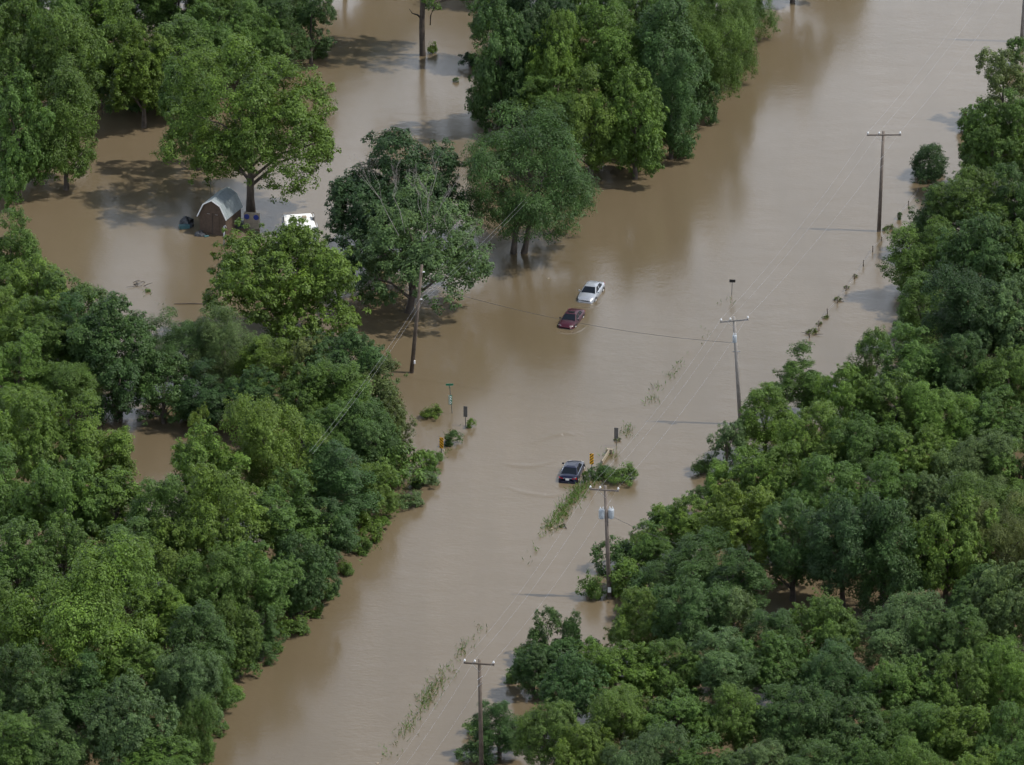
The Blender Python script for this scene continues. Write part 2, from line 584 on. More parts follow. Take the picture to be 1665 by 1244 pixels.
def trunk_mesh(r0, zc, off, lobes, rot, sx, sz, rnd, stems=1, limbs=7):
    """bole from the water up into the crown with limbs that run to its lobes"""
    mb = MB()
    for s in range(stems):
        a = s * 2.6 + rnd.uniform(0, 1)
        b0 = Vector((0.0, 0.0, -0.6)) if stems == 1 else Vector((0.42 * (1 if s else -1), 0.1 * s, -0.6))
        top = Vector((off.x, off.y, zc + 0.35 * sz))
        if stems > 1:
            top += Vector((1.1 * (1 if s else -1), 0, 0))
        pts, rad = [], []
        for i in range(7):
            t = i / 6
            p = b0.lerp(top, t)
            wob = 0.10 * math.sin(t * math.pi)
            p += Vector((rnd.uniform(-1, 1), rnd.uniform(-1, 1), 0)) * wob * zc * 0.18
            pts.append(p)
            rad.append(r0 * (1.18 if i == 0 else 1.0 - 0.78 * t))
        mb.tube(pts, rad, 8)
        ls = list(lobes)
        rnd.shuffle(ls)
        for lob in ls[:limbs]:
            q = Vector((lob[0] * sx, lob[1] * sx, lob[2] * sz))
            q.rotate(Matrix.Rotation(rot, 3, 'Z'))
            q = Vector((off.x, off.y, zc)) + q
            t = max(0.25, min(0.85, (q.z - 1.2) / max(top.z, 1) * 0.7))
            st = b0.lerp(top, t)
            mid = st.lerp(q, 0.5) + Vector((0, 0, 0.12 * (q - st).length))
            rr = r0 * (1 - 0.78 * t) * 0.55
            mb.tube([st, mid, q], [rr, rr * 0.6, rr * 0.22], 5, cap=False)
    return mb.mesh('trunk', M['bark'], True)


def tree(cx, cy, w, h, kind='R', col='m', label='', clr=2.0, base=None, cat='tree', group=None, name=None, stems=1, limbs=7, r0=None, proto=None):
    """a tree whose crown is seen about (cx, cy), w by h picture units; its real height and place follow from that"""
    ps = PROTO[kind]
    if proto is None:
        pr = ps[PCOUNT[kind] % len(ps)]
        PCOUNT[kind] += 1
    else:
        pr = ps[proto]
    s = ppm(at(cx, cy, 5))
    r = w / 2 / s
    hh = h / 2 / s
    rz = math.sqrt(max(hh * hh - (r * math.sin(TH)) ** 2, (0.45 * r) ** 2)) / math.cos(TH)
    if base is None:
        zc = clr + rz
        c = at(cx, cy, zc)
        loc = Vector((c.x, c.y, 0))
        off = Vector((0, 0, 0))
    else:
        loc = at(*base)
        zc = above(loc, cy)
        off = Vector(((cx - base[0]) / s, 0, 0))
    nm = name or {'S': 'shrub', 'C': 'cedar'}.get(kind, 'tree')
    t = thing(nm, label, cat if kind != 'S' else 'shrub', loc, 0, group)
    rot = trng.uniform(0, 6.28)
    cr = obj('crown', pr['mesh'], t, (off.x, off.y, zc))
    sx, sz = r / pr['R'], rz / pr['RZ']
    cr.scale = (sx, sx, sz)
    cr.rotation_euler = (trng.uniform(-0.12, 0.12), trng.uniform(-0.12, 0.12), rot)
    base_c = TINT[col]
    j = trng.uniform(0.88, 1.12)
    hue = trng.uniform(-0.07, 0.07)
    cr.color = (base_c[0] * j * (1 + hue), base_c[1] * j, base_c[2] * j * (1 - hue), 1)
    rr = r0 or (0.10 + 0.045 * r if kind != 'S' else 0.03)
    obj('trunk', trunk_mesh(rr, zc, off, pr['lobes'], rot, sx, sz, trng, stems, limbs if kind != 'S' else 4), t)
    return t


ORD = ['leftmost'] + [n + ' from left' for n in ('second', 'third', 'fourth', 'fifth', 'sixth', 'seventh', 'eighth', 'ninth', 'tenth', 'eleventh', 'twelfth')]

NTH = ['first', 'second', 'third', 'fourth', 'fifth', 'sixth', 'seventh', 'eighth', 'ninth', 'tenth', 'eleventh', 'twelfth', 'thirteenth', 'fourteenth', 'fifteenth']


def row(desc, items, group):
    """trees of one row of a wood, told apart by colour and by their order from left to right"""
    items = sorted(items, key=lambda t: t[0])
    for i, it in enumerate(items):
        cx, cy, w, h, kind, col = it[:6]
        clr = it[6] if len(it) > 6 else 2.0
        noun = {'S': 'shrub', 'L': 'thin-leaved tree', 'W': 'feathery tree', 'C': 'pointed tree'}.get(kind, 'tree')
        gw = 1.0 if kind in 'SLC' or clr < 1.0 else 1.13
        gw *= trng.uniform(0.92, 1.12)
        gh = trng.uniform(0.96, 1.16) if kind not in 'SC' else 1.0
        tree(cx, cy, w * gw, h * gh, kind, col, f'{WORD[col]} {noun}, {ORD[i]} {desc}', clr, group=group)


G1 = 'trees of the top left wood'
row("along the top edge, top left wood", [
    (12, 12, 130, 140, 'T', 'm'), (82, 22, 120, 130, 'R', 'm'), (150, 8, 110, 120, 'T', 'b'), (218, 0, 120, 130, 'R', 'm'),
    (290, 2, 120, 120, 'T', 'm'), (355, 10, 110, 120, 'R', 'm'), (415, 5, 120, 120, 'R', 'd'), (468, 0, 100, 110, 'T', 'd')], G1)
row("in the middle row, top left wood", [
    (20, 105, 150, 170, 'R', 'm'), (105, 110, 130, 190, 'T', 'm'), (185, 70, 112, 150, 'T', 'b'), (232, 112, 100, 130, 'T', 'b'),
    (298, 90, 120, 130, 'T', 'm'), (345, 72, 100, 120, 'T', 'm'), (395, 58, 110, 110, 'R', 'm'), (448, 48, 90, 90, 'T', 'd'),
    (505, 28, 78, 90, 'L', 'd')], G1)
row("in the front row, top left wood", [
    (30, 220, 125, 180, 'T', 'm', 0.8), (105, 200, 112, 175, 'T', 'm', 1.0), (165, 135, 75, 95, 'S', 'g', 0.3), (212, 148, 90, 60, 'S', 'd', 0.1),
    (262, 140, 85, 75, 'S', 'd', 0.1)], G1)
G2 = 'trees of the top middle wood'
row("along the top edge, top middle wood", [
    (812, 15, 110, 130, 'T', 'd'), (880, 15, 125, 120, 'R', 'k'), (962, 10, 120, 110, 'R', 'm'), (1040, 15, 130, 130, 'R', 'm'),
    (1105, 8, 120, 120, 'T', 'd'), (1172, 5, 120, 120, 'W', 'm'), (1222, 0, 80, 100, 'W', 'm', 0.8)], G2)
row("in the middle row, top middle wood", [
    (815, 95, 110, 190, 'T', 'd', 1.0), (868, 95, 110, 160, 'R', 'k'), (905, 108, 125, 150, 'R', 'b'), (995, 95, 140, 150, 'R', 'b'),
    (1078, 88, 130, 170, 'T', 'd'), (1145, 82, 125, 160, 'W', 'm', 1.0), (1192, 62, 95, 120, 'W', 'm', 0.6)], G2)
row("in the front row, top middle wood", [
    (832, 160, 110, 90, 'S', 'k', 0.2), (900, 180, 110, 110, 'T', 'm'), (962, 195, 100, 150, 'T', 'y', 1.0), (1033, 195, 115, 150, 'T', 'b', 0.8),
    (1092, 165, 95, 165, 'T', 'd', 0.6), (1130, 130, 75, 120, 'T', 'd', 0.4)], G2)

# lone trees standing in the water
tree(413, 186, 276, 226, 'U', 'b', 'tall broad green tree rising straight behind the gambrel shed', base=(408, 342), limbs=18, r0=0.42, proto=0)
tree(316, 175, 108, 150, 'L', 'm', 'slimmer tree just left of and behind the tall tree by the shed', base=(324, 276), limbs=9, r0=0.30, proto=0)
tree(864, 282, 222, 215, 'W', 'd', 'feathery two-stemmed tree standing alone in water above the silver car', base=(842, 412), stems=2, limbs=10, r0=0.30, proto=0)
tree(632, 318, 252, 190, 'U', 'k', 'wide very dark green tree beside the white camper roof', base=(622, 432), limbs=10, r0=0.36, proto=2)
half_dead = tree(686, 398, 240, 186, 'U', 'g', 'half-dead tree with bare grey limbs behind the pole left of the cars', base=(663, 508), limbs=14, r0=0.38, proto=1)
tree(456, 450, 262, 196, 'R', 'b', 'broad bright green tree in front of the white camper', base=(456, 552), limbs=8, proto=2)

G3 = 'trees of the left wood'
row("in the left wood's farthest row below open water", [
    (18, 415, 118, 145, 'T', 'm', 0.8), (60, 480, 110, 110, 'T', 'b'), (132, 502, 125, 120, 'L', 'm')], G3)
row("in the left wood row beside the half-dead tree", [
    (0, 520, 95, 120, 'T', 'b'), (75, 548, 120, 120, 'T', 'm'), (132, 540, 110, 120, 'T', 'd'), (185, 555, 120, 130, 'T', 'd'), (285, 565, 118, 120, 'W', 'd', 1.0),
    (365, 565, 112, 120, 'W', 'g', 1.0), (428, 590, 95, 90, 'T', 'b'), (498, 590, 85, 80, 'L', 'o'), (562, 590, 150, 110, 'R', 'd')], G3)
row("in left wood row level with dark pole's foot", [
    (30, 605, 115, 100, 'T', 'b'), (108, 625, 112, 95, 'R', 'm'), (195, 622, 115, 100, 'L', 'd', 0.6), (265, 632, 100, 90, 'L', 'd', 0.5), (335, 640, 100, 90, 'T', 'k', 0.5),
    (415, 648, 95, 95, 'T', 'd', 0.6), (495, 645, 110, 95, 'R', 'm'), (560, 640, 105, 95, 'T', 'm'), (620, 650, 105, 110, 'L', 'o', 0.6)], G3)
row("in the left wood row beside green road sign", [
    (30, 670, 110, 90, 'T', 'b'), (538, 700, 110, 100, 'R', 'm'), (600, 712, 125, 115, 'R', 'd', 0.6), (645, 690, 70, 80, 'L', 'o', 0.3),
    (645, 758, 110, 80, 'S', 'm', 0.1), (690, 752, 50, 40, 'S', 'b', 0.0)], G3)
row("in left wood row level with the navy car", [
    (60, 722, 145, 150, 'R', 'b'), (160, 722, 130, 150, 'T', 'y'), (322, 700, 40, 70, 'L', 'y', 6.0), (335, 775, 130, 150, 'T', 'b'), (442, 728, 148, 170, 'R', 'y'),
    (535, 775, 120, 120, 'T', 'd'), (600, 795, 105, 85, 'T', 'b', 0.4)], G3)
row("in left wood row level with twin transformers", [
    (15, 805, 120, 145, 'T', 'm'), (98, 822, 140, 150, 'R', 'm'), (188, 832, 135, 140, 'T', 'b'), (268, 845, 115, 135, 'T', 'm'), (362, 848, 175, 190, 'R', 'b'),
    (468, 842, 125, 140, 'T', 'm'), (538, 858, 110, 105, 'T', 'd', 0.5), (585, 858, 70, 55, 'S', 'b', 0.05)], G3)
row("in left wood row level with transformer pole's foot", [
    (28, 920, 130, 140, 'T', 'm'), (115, 905, 110, 120, 'L', 'm'), (200, 915, 120, 120, 'T', 'm'), (275, 940, 100, 110, 'L', 'y'), (352, 960, 120, 130, 'R', 'm'), (425, 945, 110, 125, 'T', 'm'),
    (488, 935, 125, 125, 'R', 'd', 0.5)], G3)
row("in left wood row holding its biggest crown", [
    (15, 1020, 110, 150, 'T', 'm'), (140, 1008, 225, 200, 'R', 'b'), (258, 1000, 105, 120, 'T', 'b'), (325, 1040, 110, 120, 'T', 'd'), (385, 1035, 110, 110, 'R', 'm', 0.8),
    (425, 1030, 80, 75, 'T', 'd', 0.3)], G3)
row("in the second row up, bottom left wood", [
    (35, 1125, 140, 130, 'R', 'd'), (125, 1120, 110, 110, 'T', 'd'), (225, 1095, 120, 115, 'T', 'm'), (300, 1110, 110, 120, 'R', 'g'), (345, 1105, 72, 95, 'T', 'm', 0.4)], G3)
row('along the bottom edge of the left wood', [
    (15, 1215, 110, 120, 'T', 'm'), (92, 1210, 115, 120, 'T', 'd'), (208, 1182, 168, 155, 'R', 'g'), (312, 1195, 100, 115, 'R', 'm', 0.4),
    (262, 1245, 120, 90, 'T', 'm')], G3)

G4 = 'trees of the right wood'
row('in the top right corner', [
    (1655, 82, 40, 50, 'S', 'm', 0.1), (1632, 130, 95, 110, 'L', 'o', 0.6), (1585, 195, 50, 40, 'S', 'm', 0.1), (1612, 240, 130, 130, 'R', 'm', 0.8), (1662, 215, 95, 120, 'T', 'm')], G4)
tree(1510, 263, 80, 66, 'C', 'k', 'round blackish cedar bush alone in the water by the right wood', base=(1510, 286), name='cedar_bush', cat='bush')
row("in the right wood row below the cedar", [
    (1530, 352, 110, 100, 'T', 'd', 0.6), (1588, 335, 135, 115, 'R', 'm'), (1650, 328, 105, 125, 'T', 'd')], G4)
row("in the right wood row beside fence middle", [
    (1512, 425, 135, 125, 'R', 'm', 0.6), (1600, 418, 140, 130, 'R', 'd'), (1658, 425, 110, 130, 'T', 'm')], G4)
row("in right wood row level with fence's near end", [
    (1498, 500, 105, 110, 'T', 'm', 0.5), (1578, 508, 140, 140, 'R', 'k'), (1650, 528, 120, 130, 'R', 'g')], G4)
row("in right wood row just below the fence", [
    (1415, 580, 85, 92, 'L', 'm', 0.6), (1488, 590, 110, 110, 'T', 'm'), (1560, 600, 120, 120, 'R', 'd'), (1640, 620, 130, 120, 'R', 'm')], G4)
row("in right wood row beside leaning pole's shaft", [
    (1308, 616, 112, 108, 'T', 'm', 0.8), (1382, 650, 110, 100, 'R', 'b'), (1455, 665, 120, 110, 'T', 'm'), (1535, 680, 120, 110, 'R', 'b'), (1620, 690, 130, 110, 'R', 'm')], G4)
row("in right wood row at leaning pole's foot", [
    (1245, 682, 105, 110, 'T', 'b', 0.6), (1318, 712, 120, 110, 'R', 'y'), (1403, 730, 120, 110, 'R', 'm'), (1490, 745, 130, 110, 'R', 'b'), (1580, 760, 120, 110, 'R', 'g'),
    (1658, 760, 110, 110, 'T', 'm')], G4)
row("in right wood row level with navy car", [
    (1182, 722, 64, 76, 'L', 'g', 0.4), (1190, 785, 105, 110, 'T', 'b', 0.5), (1262, 785, 120, 120, 'R', 'b'), (1345, 800, 130, 120, 'R', 'm'), (1430, 810, 130, 120, 'R', 'm'),
    (1520, 822, 120, 110, 'R', 'g'), (1610, 832, 130, 120, 'R', 'm')], G4)
row("in right wood row level with twin transformers", [
    (1112, 852, 105, 90, 'T', 'b', 0.5), (1200, 852, 140, 130, 'R', 'y'), (1290, 880, 130, 130, 'R', 'd'), (1372, 885, 135, 150, 'R', 'k'), (1450, 895, 120, 150, 'T', 'd'),
    (1540, 890, 150, 150, 'R', 'b'), (1630, 882, 130, 140, 'W', 'o')], G4)
row("in right wood row behind transformer pole foot", [
    (1005, 897, 75, 62, 'S', 'd', 0.1), (1062, 892, 95, 85, 'T', 'm', 0.4), (1130, 922, 125, 105, 'R', 'd'), (1192, 940, 110, 100, 'T', 'd'), (1600, 975, 110, 110, 'T', 'd'), (1648, 990, 140, 140, 'R', 'g')], G4)
row("among plants around the transformer pole foot", [
    (958, 952, 50, 44, 'S', 'm', 0.0), (1015, 938, 75, 60, 'S', 'b', 0.0), (1062, 955, 90, 75, 'S', 'd', 0.1)], G4)
row("in right wood row just below transformer pole", [
    (1040, 1012, 120, 112, 'R', 'y', 1.2), (1118, 1000, 120, 120, 'R', 'd'), (1185, 1005, 95, 100, 'L', 'g'), (1345, 1022, 130, 105, 'R', 'm'), (1262, 1042, 100, 90, 'T', 'd'), (1460, 1030, 145, 120, 'R', 'g'), (1545, 1045, 110, 110, 'T', 'd'),
    (1600, 1060, 100, 100, 'T', 'm')], G4)
row("in right wood row above nearest pole top", [
    (885, 1032, 66, 74, 'L', 'd', 0.3), (928, 1030, 44, 68, 'C', 'd', 0.4), (1000, 1092, 130, 110, 'R', 'b'), (1090, 1092, 130, 110, 'R', 'm'), (1180, 1082, 130, 120, 'R', 'g'), (1270, 1082, 130, 110, 'R', 'm'),
    (1370, 1112, 140, 110, 'R', 'd'), (1460, 1122, 130, 110, 'R', 'm'), (1560, 1122, 120, 110, 'R', 'm'), (1645, 1112, 110, 120, 'R', 'b')], G4)
row("among bank shrubs just above nearest pole's crossarm", [
    (908, 1062, 84, 56, 'S', 'd', 0.1), (950, 1062, 84, 60, 'S', 'm', 0.1), (862, 1072, 60, 40, 'S', 'm', 0.0)], G4)
row("in right wood row level with nearest pole", [
    (868, 1088, 85, 75, 'T', 'd', 0.3), (930, 1118, 110, 95, 'R', 'd'), (1012, 1162, 120, 100, 'R', 'b'), (1100, 1172, 125, 105, 'R', 'm'), (1198, 1162, 120, 110, 'R', 'm'), (1290, 1172, 120, 105, 'R', 'd'),
    (1380, 1192, 125, 105, 'R', 'd'), (1472, 1192, 125, 105, 'R', 'm'), (1560, 1200, 125, 105, 'R', 'b'), (1645, 1200, 120, 110, 'R', 'm')], G4)
row('along the bottom edge of the right wood', [
    (812, 1185, 88, 85, 'T', 'd', 0.2), (885, 1190, 105, 105, 'R', 'm'), (955, 1225, 120, 110, 'R', 'b', 1.5), (1050, 1242, 120, 105, 'R', 'g'), (1140, 1252, 120, 105, 'R', 'm'), (1230, 1250, 120, 105, 'R', 'g'),
    (1320, 1255, 120, 105, 'R', 'd'), (1410, 1262, 120, 105, 'R', 'm'), (1500, 1262, 120, 105, 'R', 'b'), (1590, 1265, 120, 105, 'R', 'b'), (1662, 1272, 110, 105, 'R', 'm')], G4)

# the woods go on beyond the picture: these trees are mirrored in the water or shade it
for i, (x, y, ww, hh, k, c) in enumerate(sorted([(560, -120, 130, 150, 'R', 'm'), (640, -175, 140, 150, 'R', 'm'), (740, -185, 140, 150, 'R', 'd'), (830, -100, 130, 150, 'R', 'm'),
                           (1290, -90, 120, 130, 'R', 'm'), (1370, -180, 130, 130, 'R', 'm'), (930, -90, 140, 130, 'R', 'd'), (1030, -95, 140, 130, 'R', 'm'), (1140, -90, 140, 130, 'R', 'm'), (1230, -110, 120, 130, 'R', 'd'),
                           (30, -100, 140, 140, 'R', 'm'), (150, -105, 140, 140, 'R', 'm'), (270, -100, 140, 140, 'R', 'm'), (390, -105, 140, 140, 'R', 'm'), (480, -110, 120, 140, 'R', 'd')])):
    tree(x, y, ww, hh, k, c, f'tree beyond the top edge of the picture, {NTH[i]} from the left', group='trees beyond the top edge')
for i, (x, y) in enumerate([(1745, 130), (1750, 250), (1755, 370), (1750, 480), (1760, 600), (1760, 720), (1760, 840), (1765, 960), (1760, 1090), (1765, 1210)]):
    tree(x, y, 150, 150, 'R', 'm', f'tree beyond the right edge of the picture, {NTH[i]} from the top', group='trees beyond the right edge')


# the bare grey limbs of the half-dead tree
def bare_limb(mb, a, b, r, rnd, depth=3):
    a, b = Vector(a), Vector(b)
    mid = a.lerp(b, 0.5) + Vector((rnd.uniform(-1, 1), rnd.uniform(-1, 1), rnd.uniform(-.3, 1))) * (b - a).length * 0.08
    mb.tube([a, mid, b], [r, r * 0.75, r * 0.45], 5)
    if depth:
        for _ in range(3):
            t = rnd.uniform(0.35, 1.0)
            st = a.lerp(b, t)
            d = (b - a).normalized() + Vector((rnd.uniform(-.8, .8), rnd.uniform(-.8, .8), rnd.uniform(-.1, .7)))
            bare_limb(mb, st, st + d.normalized() * (b - a).length * rnd.uniform(.4, .65), r * 0.5, rnd, depth - 1)


hb = at(663, 508)
hr = random.Random(5)


def rel(px, py, dy=0.0):
    """point over the half-dead tree, dy metres towards the camera, seen at (px, py)"""
    b = hb + Vector((0, -dy, 0))
    q = at(663, 508) * 1.0
    s_ = ppm(b)
    return Vector(((px - 663) / s_, -dy, above(Vector((0, b.y, 0)), py)))


for (p0, p1, r, dy) in [((660, 380), (640, 318), 0.05, 2.6), ((696, 380), (704, 300), 0.06, 2.8), ((700, 370), (728, 318), 0.05, 2.6), ((650, 385), (618, 320), 0.045, 2.8),
                        ((720, 400), (748, 362), 0.05, 3.4), ((730, 415), (766, 392), 0.045, 3.2), ((690, 360), (682, 312), 0.04, 3.0)]:
    mb = MB()
    bare_limb(mb, rel(*p0, dy * 0.6), rel(*p1, dy), r * 0.75, hr, 4)
    mb.build('dead_limb', M['deadwood'], half_dead)

# tall trunk at the top edge, its crown above the picture
dt = thing('tree', 'thick bare trunk with a broken hanging bough at the top edge', 'tree', at(687, 90))
mb = MB()
mb.tube([(0.03, 0, -0.6), (0.0, 0, 0.4), (-0.05, 0, 3), (0.05, 0, 5.2), (0.1, 0.1, 9), (0.1, 0.1, 13)], [0.36, 0.31, 0.27, 0.26, 0.22, 0.1], 10)
mb.tube([(-0.1, 0, 3.7), (-0.45, -0.05, 4.1), (-0.95, -0.05, 4.25), (-1.25, -0.05, 4.7)], [0.12, 0.09, 0.05, 0.02], 6)
mb.tube([(0.1, 0, 5.0), (0.9, -0.1, 5.2), (1.7, -0.1, 5.5), (2.9, -0.1, 5.7), (3.6, 0, 6.4)], [0.14, 0.13, 0.10, 0.07, 0.03], 6)
mb.tube([(1.55, -0.12, 5.4), (1.05, -0.14, 4.7), (0.78, -0.14, 4.0), (0.74, -0.14, 3.1)], [0.09, 0.08, 0.07, 0.06], 6)
mb.build('trunk', M['bark'], dt, True)
cr = obj('crown', PROTO['U'][1]['mesh'], dt, (-0.3, 0.3, 11.2))
cr.scale = (0.85, 0.85, 0.95)
cr.color = (*TINT['m'], 1)
tree(703, 78, 18, 20, 'S', 'b', 'little leafy sprig beside the thick bare trunk at the top edge', 0.0)
tree(763, 97, 34, 24, 'S', 'k', 'low dark bush touching the water left of the top middle wood', 0.0)
tree(741, 129, 12, 9, 'S', 'd', 'tiny weed alone in the water below the bare trunk', 0.0)
tree(515, 82, 36, 30, 'S', 'd', 'low dark weed clump at the right tip of the top left wood', 0.0)

# shrubs standing in the flood by the road
SH = 'shrubs standing in the flood by the road'
for x, y, ww, hh, c, lab in [
        (735, 712, 34, 26, 'd', 'dark leafy shrub behind the left striped marker'),
        (708, 742, 34, 22, 'm', 'low green shrub just in front of the left striped marker'),
        (702, 670, 40, 24, 'b', 'bright low shrub left of the green road sign post'),
        (765, 688, 18, 16, 'b', 'small grassy tuft at the foot of the left blank sign'),
        (978, 764, 46, 26, 'd', 'leafy shrub beside the right striped marker'),
        (1013, 772, 58, 28, 'm', 'wider leafy shrub right of the shrub by the right striped marker'),
        (952, 775, 12, 20, 'm', 'small weed between the navy car and the right marker'),
        (700, 770, 40, 26, 'm', 'low bank shrub left of and below the left striped marker'),
        (1446, 369, 16, 9, 'o', 'flat weed clump right of the tall upright pole'),
        (1463, 351, 10, 12, 'd', 'weed clump caught farther up the long fence'),
        (1438, 372, 8, 7, 'm', 'tiny weed touching the tall upright pole foot'),
        (240, 472, 10, 6, 'b', 'tiny green weed beside the floating branch, left open water')]:
    tree(x, y, ww, hh, 'S', c, lab, 0.0, group=SH)


# ragged brush along both waterlines
brn = random.Random(21)
for side, spots in (('left', [(328, 1228), (350, 1182), (372, 1122), (398, 1082), (440, 1050), (470, 1018), (505, 988), (530, 958), (560, 922), (592, 886), (622, 848), (654, 812), (682, 780)]),
                    ('right', [(768, 1222), (778, 1182), (842, 1096), (862, 1058), (1050, 872), (1085, 838), (1142, 800), (1150, 756), (1262, 634), (1398, 606), (1484, 525), (1480, 470), (1486, 420), (1508, 370)])):
    for i, (x, y) in enumerate(spots):
        wd = brn.uniform(34, 62)
        c = brn.choice('mbdmg')
        tree(x + brn.uniform(-8, 8), y, wd, wd * brn.uniform(.5, .8), 'S', c, f'low {WORD[c]} waterline shrub, {NTH[i]} from the bottom along the {side} bank', 0.0, group=f'waterline shrubs of the {side} bank')

# ------------------------------------------------------------------ utility poles and wires
def utility_pole(base, top, arm, yaw, label, mat, kind=''):
    """base, top in the picture; arm = left and right end of the crossarm as offsets from the pole top"""
    b = at(*base)
    h = above(b, top[1])
    s = ppm(b + Vector((0, 0, h)))
    dx = (top[0] - base[0]) / s
    t = thing('utility_pole', label, 'utility pole', b)
    axis = Vector((dx, 0, h))
    MB().tube([(-dx * .08, 0, -0.8), axis * 0.5, axis], [0.185, 0.155, 0.12], 12).build('shaft', mat, t, True)
    tips = []
    if arm:
        (lx, ly), (rx, ry) = arm
        ln = (rx - lx) / s / math.cos(yaw)
        slope = (ry - ly) / s
        d = Vector((math.cos(yaw), math.sin(yaw), 0))
        tz = (-slope - math.sin(yaw) * ln * math.sin(TH)) / math.cos(TH) / ln
        d.z = tz
        fl = -lx / (rx - lx)
        c = axis * (1 - 0.28 / h)
        off = Vector((-math.sin(yaw), math.cos(yaw), 0)) * -0.17
        a0, a1 = c + off - d * ln * fl, c + off + d * ln * (1 - fl)
        bevel(MB().beam(a0, a1, 0.10, 0.13).build('crossarm', mat, t), 0.012, 1)
        for sgn, e in ((-1, a0), (1, a1)):
            m = (c + off).lerp(e, 0.42) + Vector((0, 0, -0.06))
            MB().beam(m + off * 0.35, axis * (1 - 0.95 / h) + off * 0.8, 0.035, 0.012).build('brace', M['steel'], t)
        for f in (0.03, 0.36, 0.97):
            p = a0.lerp(a1, f) + Vector((0, 0, 0.065))
            MB().tube([p, p + Vector((0, 0, .07)), p + Vector((0, 0, .09)), p + Vector((0, 0, .16)), p + Vector((0, 0, .17)), p + Vector((0, 0, .23))],
                      [0.025, 0.025, 0.085, 0.085, 0.055, 0.05], 10).build('insulator', M['insul'], t, True)
            tips.append(b + p + Vector((0, 0, .22)))
    return t, b, axis, h, tips


YAW = R_(-12)
LINE = []
p0 = utility_pole((783, 1254), (780, 1069), ((-25, 1), (25, 4)), YAW, 'nearest wooden utility pole at the bottom edge', M['darkpole'])
p1 = utility_pole((991, 972), (983, 789), ((-25, 1), (23, 4)), YAW, 'utility pole carrying two grey transformer cans beside the shrubs', M['pole'])
p2 = utility_pole((1204, 690), (1191, 516), ((-22, 5), (24, 1)), YAW, 'grey utility pole leaning left with one small transformer', M['polegrey'])
p3 = utility_pole((1429, 376), (1433, 216), ((-26, 4), (29, 4)), YAW, 'tall upright utility pole in open water by the fence', M['pole'])
p4 = utility_pole((1661, 68), (1667, -92), ((-26, 4), (27, 4)), YAW, 'utility pole cut off by the top right corner', M['polegrey'])


def can(t, p, r, hh, mat):
    o = MB().tube([p, p + Vector((0, 0, .03)), p + Vector((0, 0, hh - .06)), p + Vector((0, 0, hh)), p + Vector((0, 0, hh + .03))], [r * .93, r, r, r * .96, r * .6], 16).build('transformer', mat, t, True)
    for k in (-1, 1):
        q = p + Vector((k * r * .45, 0, hh + .02))
        MB().tube([q, q + Vector((0, 0, .07)), q + Vector((0, 0, .2))], [.04, .055, .03], 8).build('bushing', M['insul'], o, True)
    return o


def onpole(P, py):
    h = above(P[1], py)
    return P[2] * (h / P[3])


q = onpole(p1, 833)
can(p1[0], q + Vector((-0.36, -0.08, -0.42)), 0.23, 0.74, M['transformer'])
can(p1[0], q + Vector((0.38, -0.02, -0.42)), 0.23, 0.74, M['transformer'])
MB().beam(q + Vector((-0.55, -0.05, .1)), q + Vector((0.55, -0.02, .1)), .06, .06).build('mount', M['steel'], p1[0])
q = onpole(p1, 957)
bevel(MB().box(q + Vector((0.02, -0.24, 0)), (.26, .12, .42)).build('meter_box', M['white'], p1[0]), .02)
q = onpole(p2, 548)
can(p2[0], q + Vector((-0.05, -0.36, -0.35)), 0.18, 0.62, M['transformer'])
q = onpole(p2, 571)
MB().beam(q + Vector((-0.30, -0.1, 0)), q + Vector((0.32, -0.1, 0)), .05, .05).build('step_bolt', M['steel'], p2[0])
for P, rows_ in ((p0, (1098, 1109)), (p3, (256, 270))):
    for i, yy in enumerate(rows_):
        q = onpole(P, yy)
        MB().beam(q + Vector((-0.20, -0.20, -.16)), q + Vector((0.20, -0.20, .16)), .03, .02).build('guard_strap', M['insul'] if i == 0 else M['steel'], P[0])


def span(a, b, sag, n=14):
    a, b = Vector(a), Vector(b)
    return [a.lerp(b, i / n) + Vector((0, 0, -4 * sag * (i / n) * (1 - i / n))) for i in range(n + 1)]


def hang(pts, r, mat, label, cat='power line', name='power_line', group=None):
    o = MB().tube(pts, r, 5).build(name, mat)
    return tag(o, label, cat, group)


far = [t + (p4[4][i] - p3[4][i]) * 1.0 for i, t in enumerate(p4[4])]
near = [t - (p1[4][i] - p0[4][i]) * 1.0 for i, t in enumerate(p0[4])]
for i, lab in enumerate(('left', 'middle', 'right')):
    pts = []
    chain = [near[i], p0[4][i], p1[4][i], p2[4][i], p3[4][i], p4[4][i], far[i]]
    for u, v_ in zip(chain[:-1], chain[1:]):
        pts += span(u, v_, 0.75)[(1 if pts else 0):]
    hang(pts, 0.0042, M['wire'], f'{lab} of three pale wires along the roadside pole crossarms', group='wires along the roadside poles')

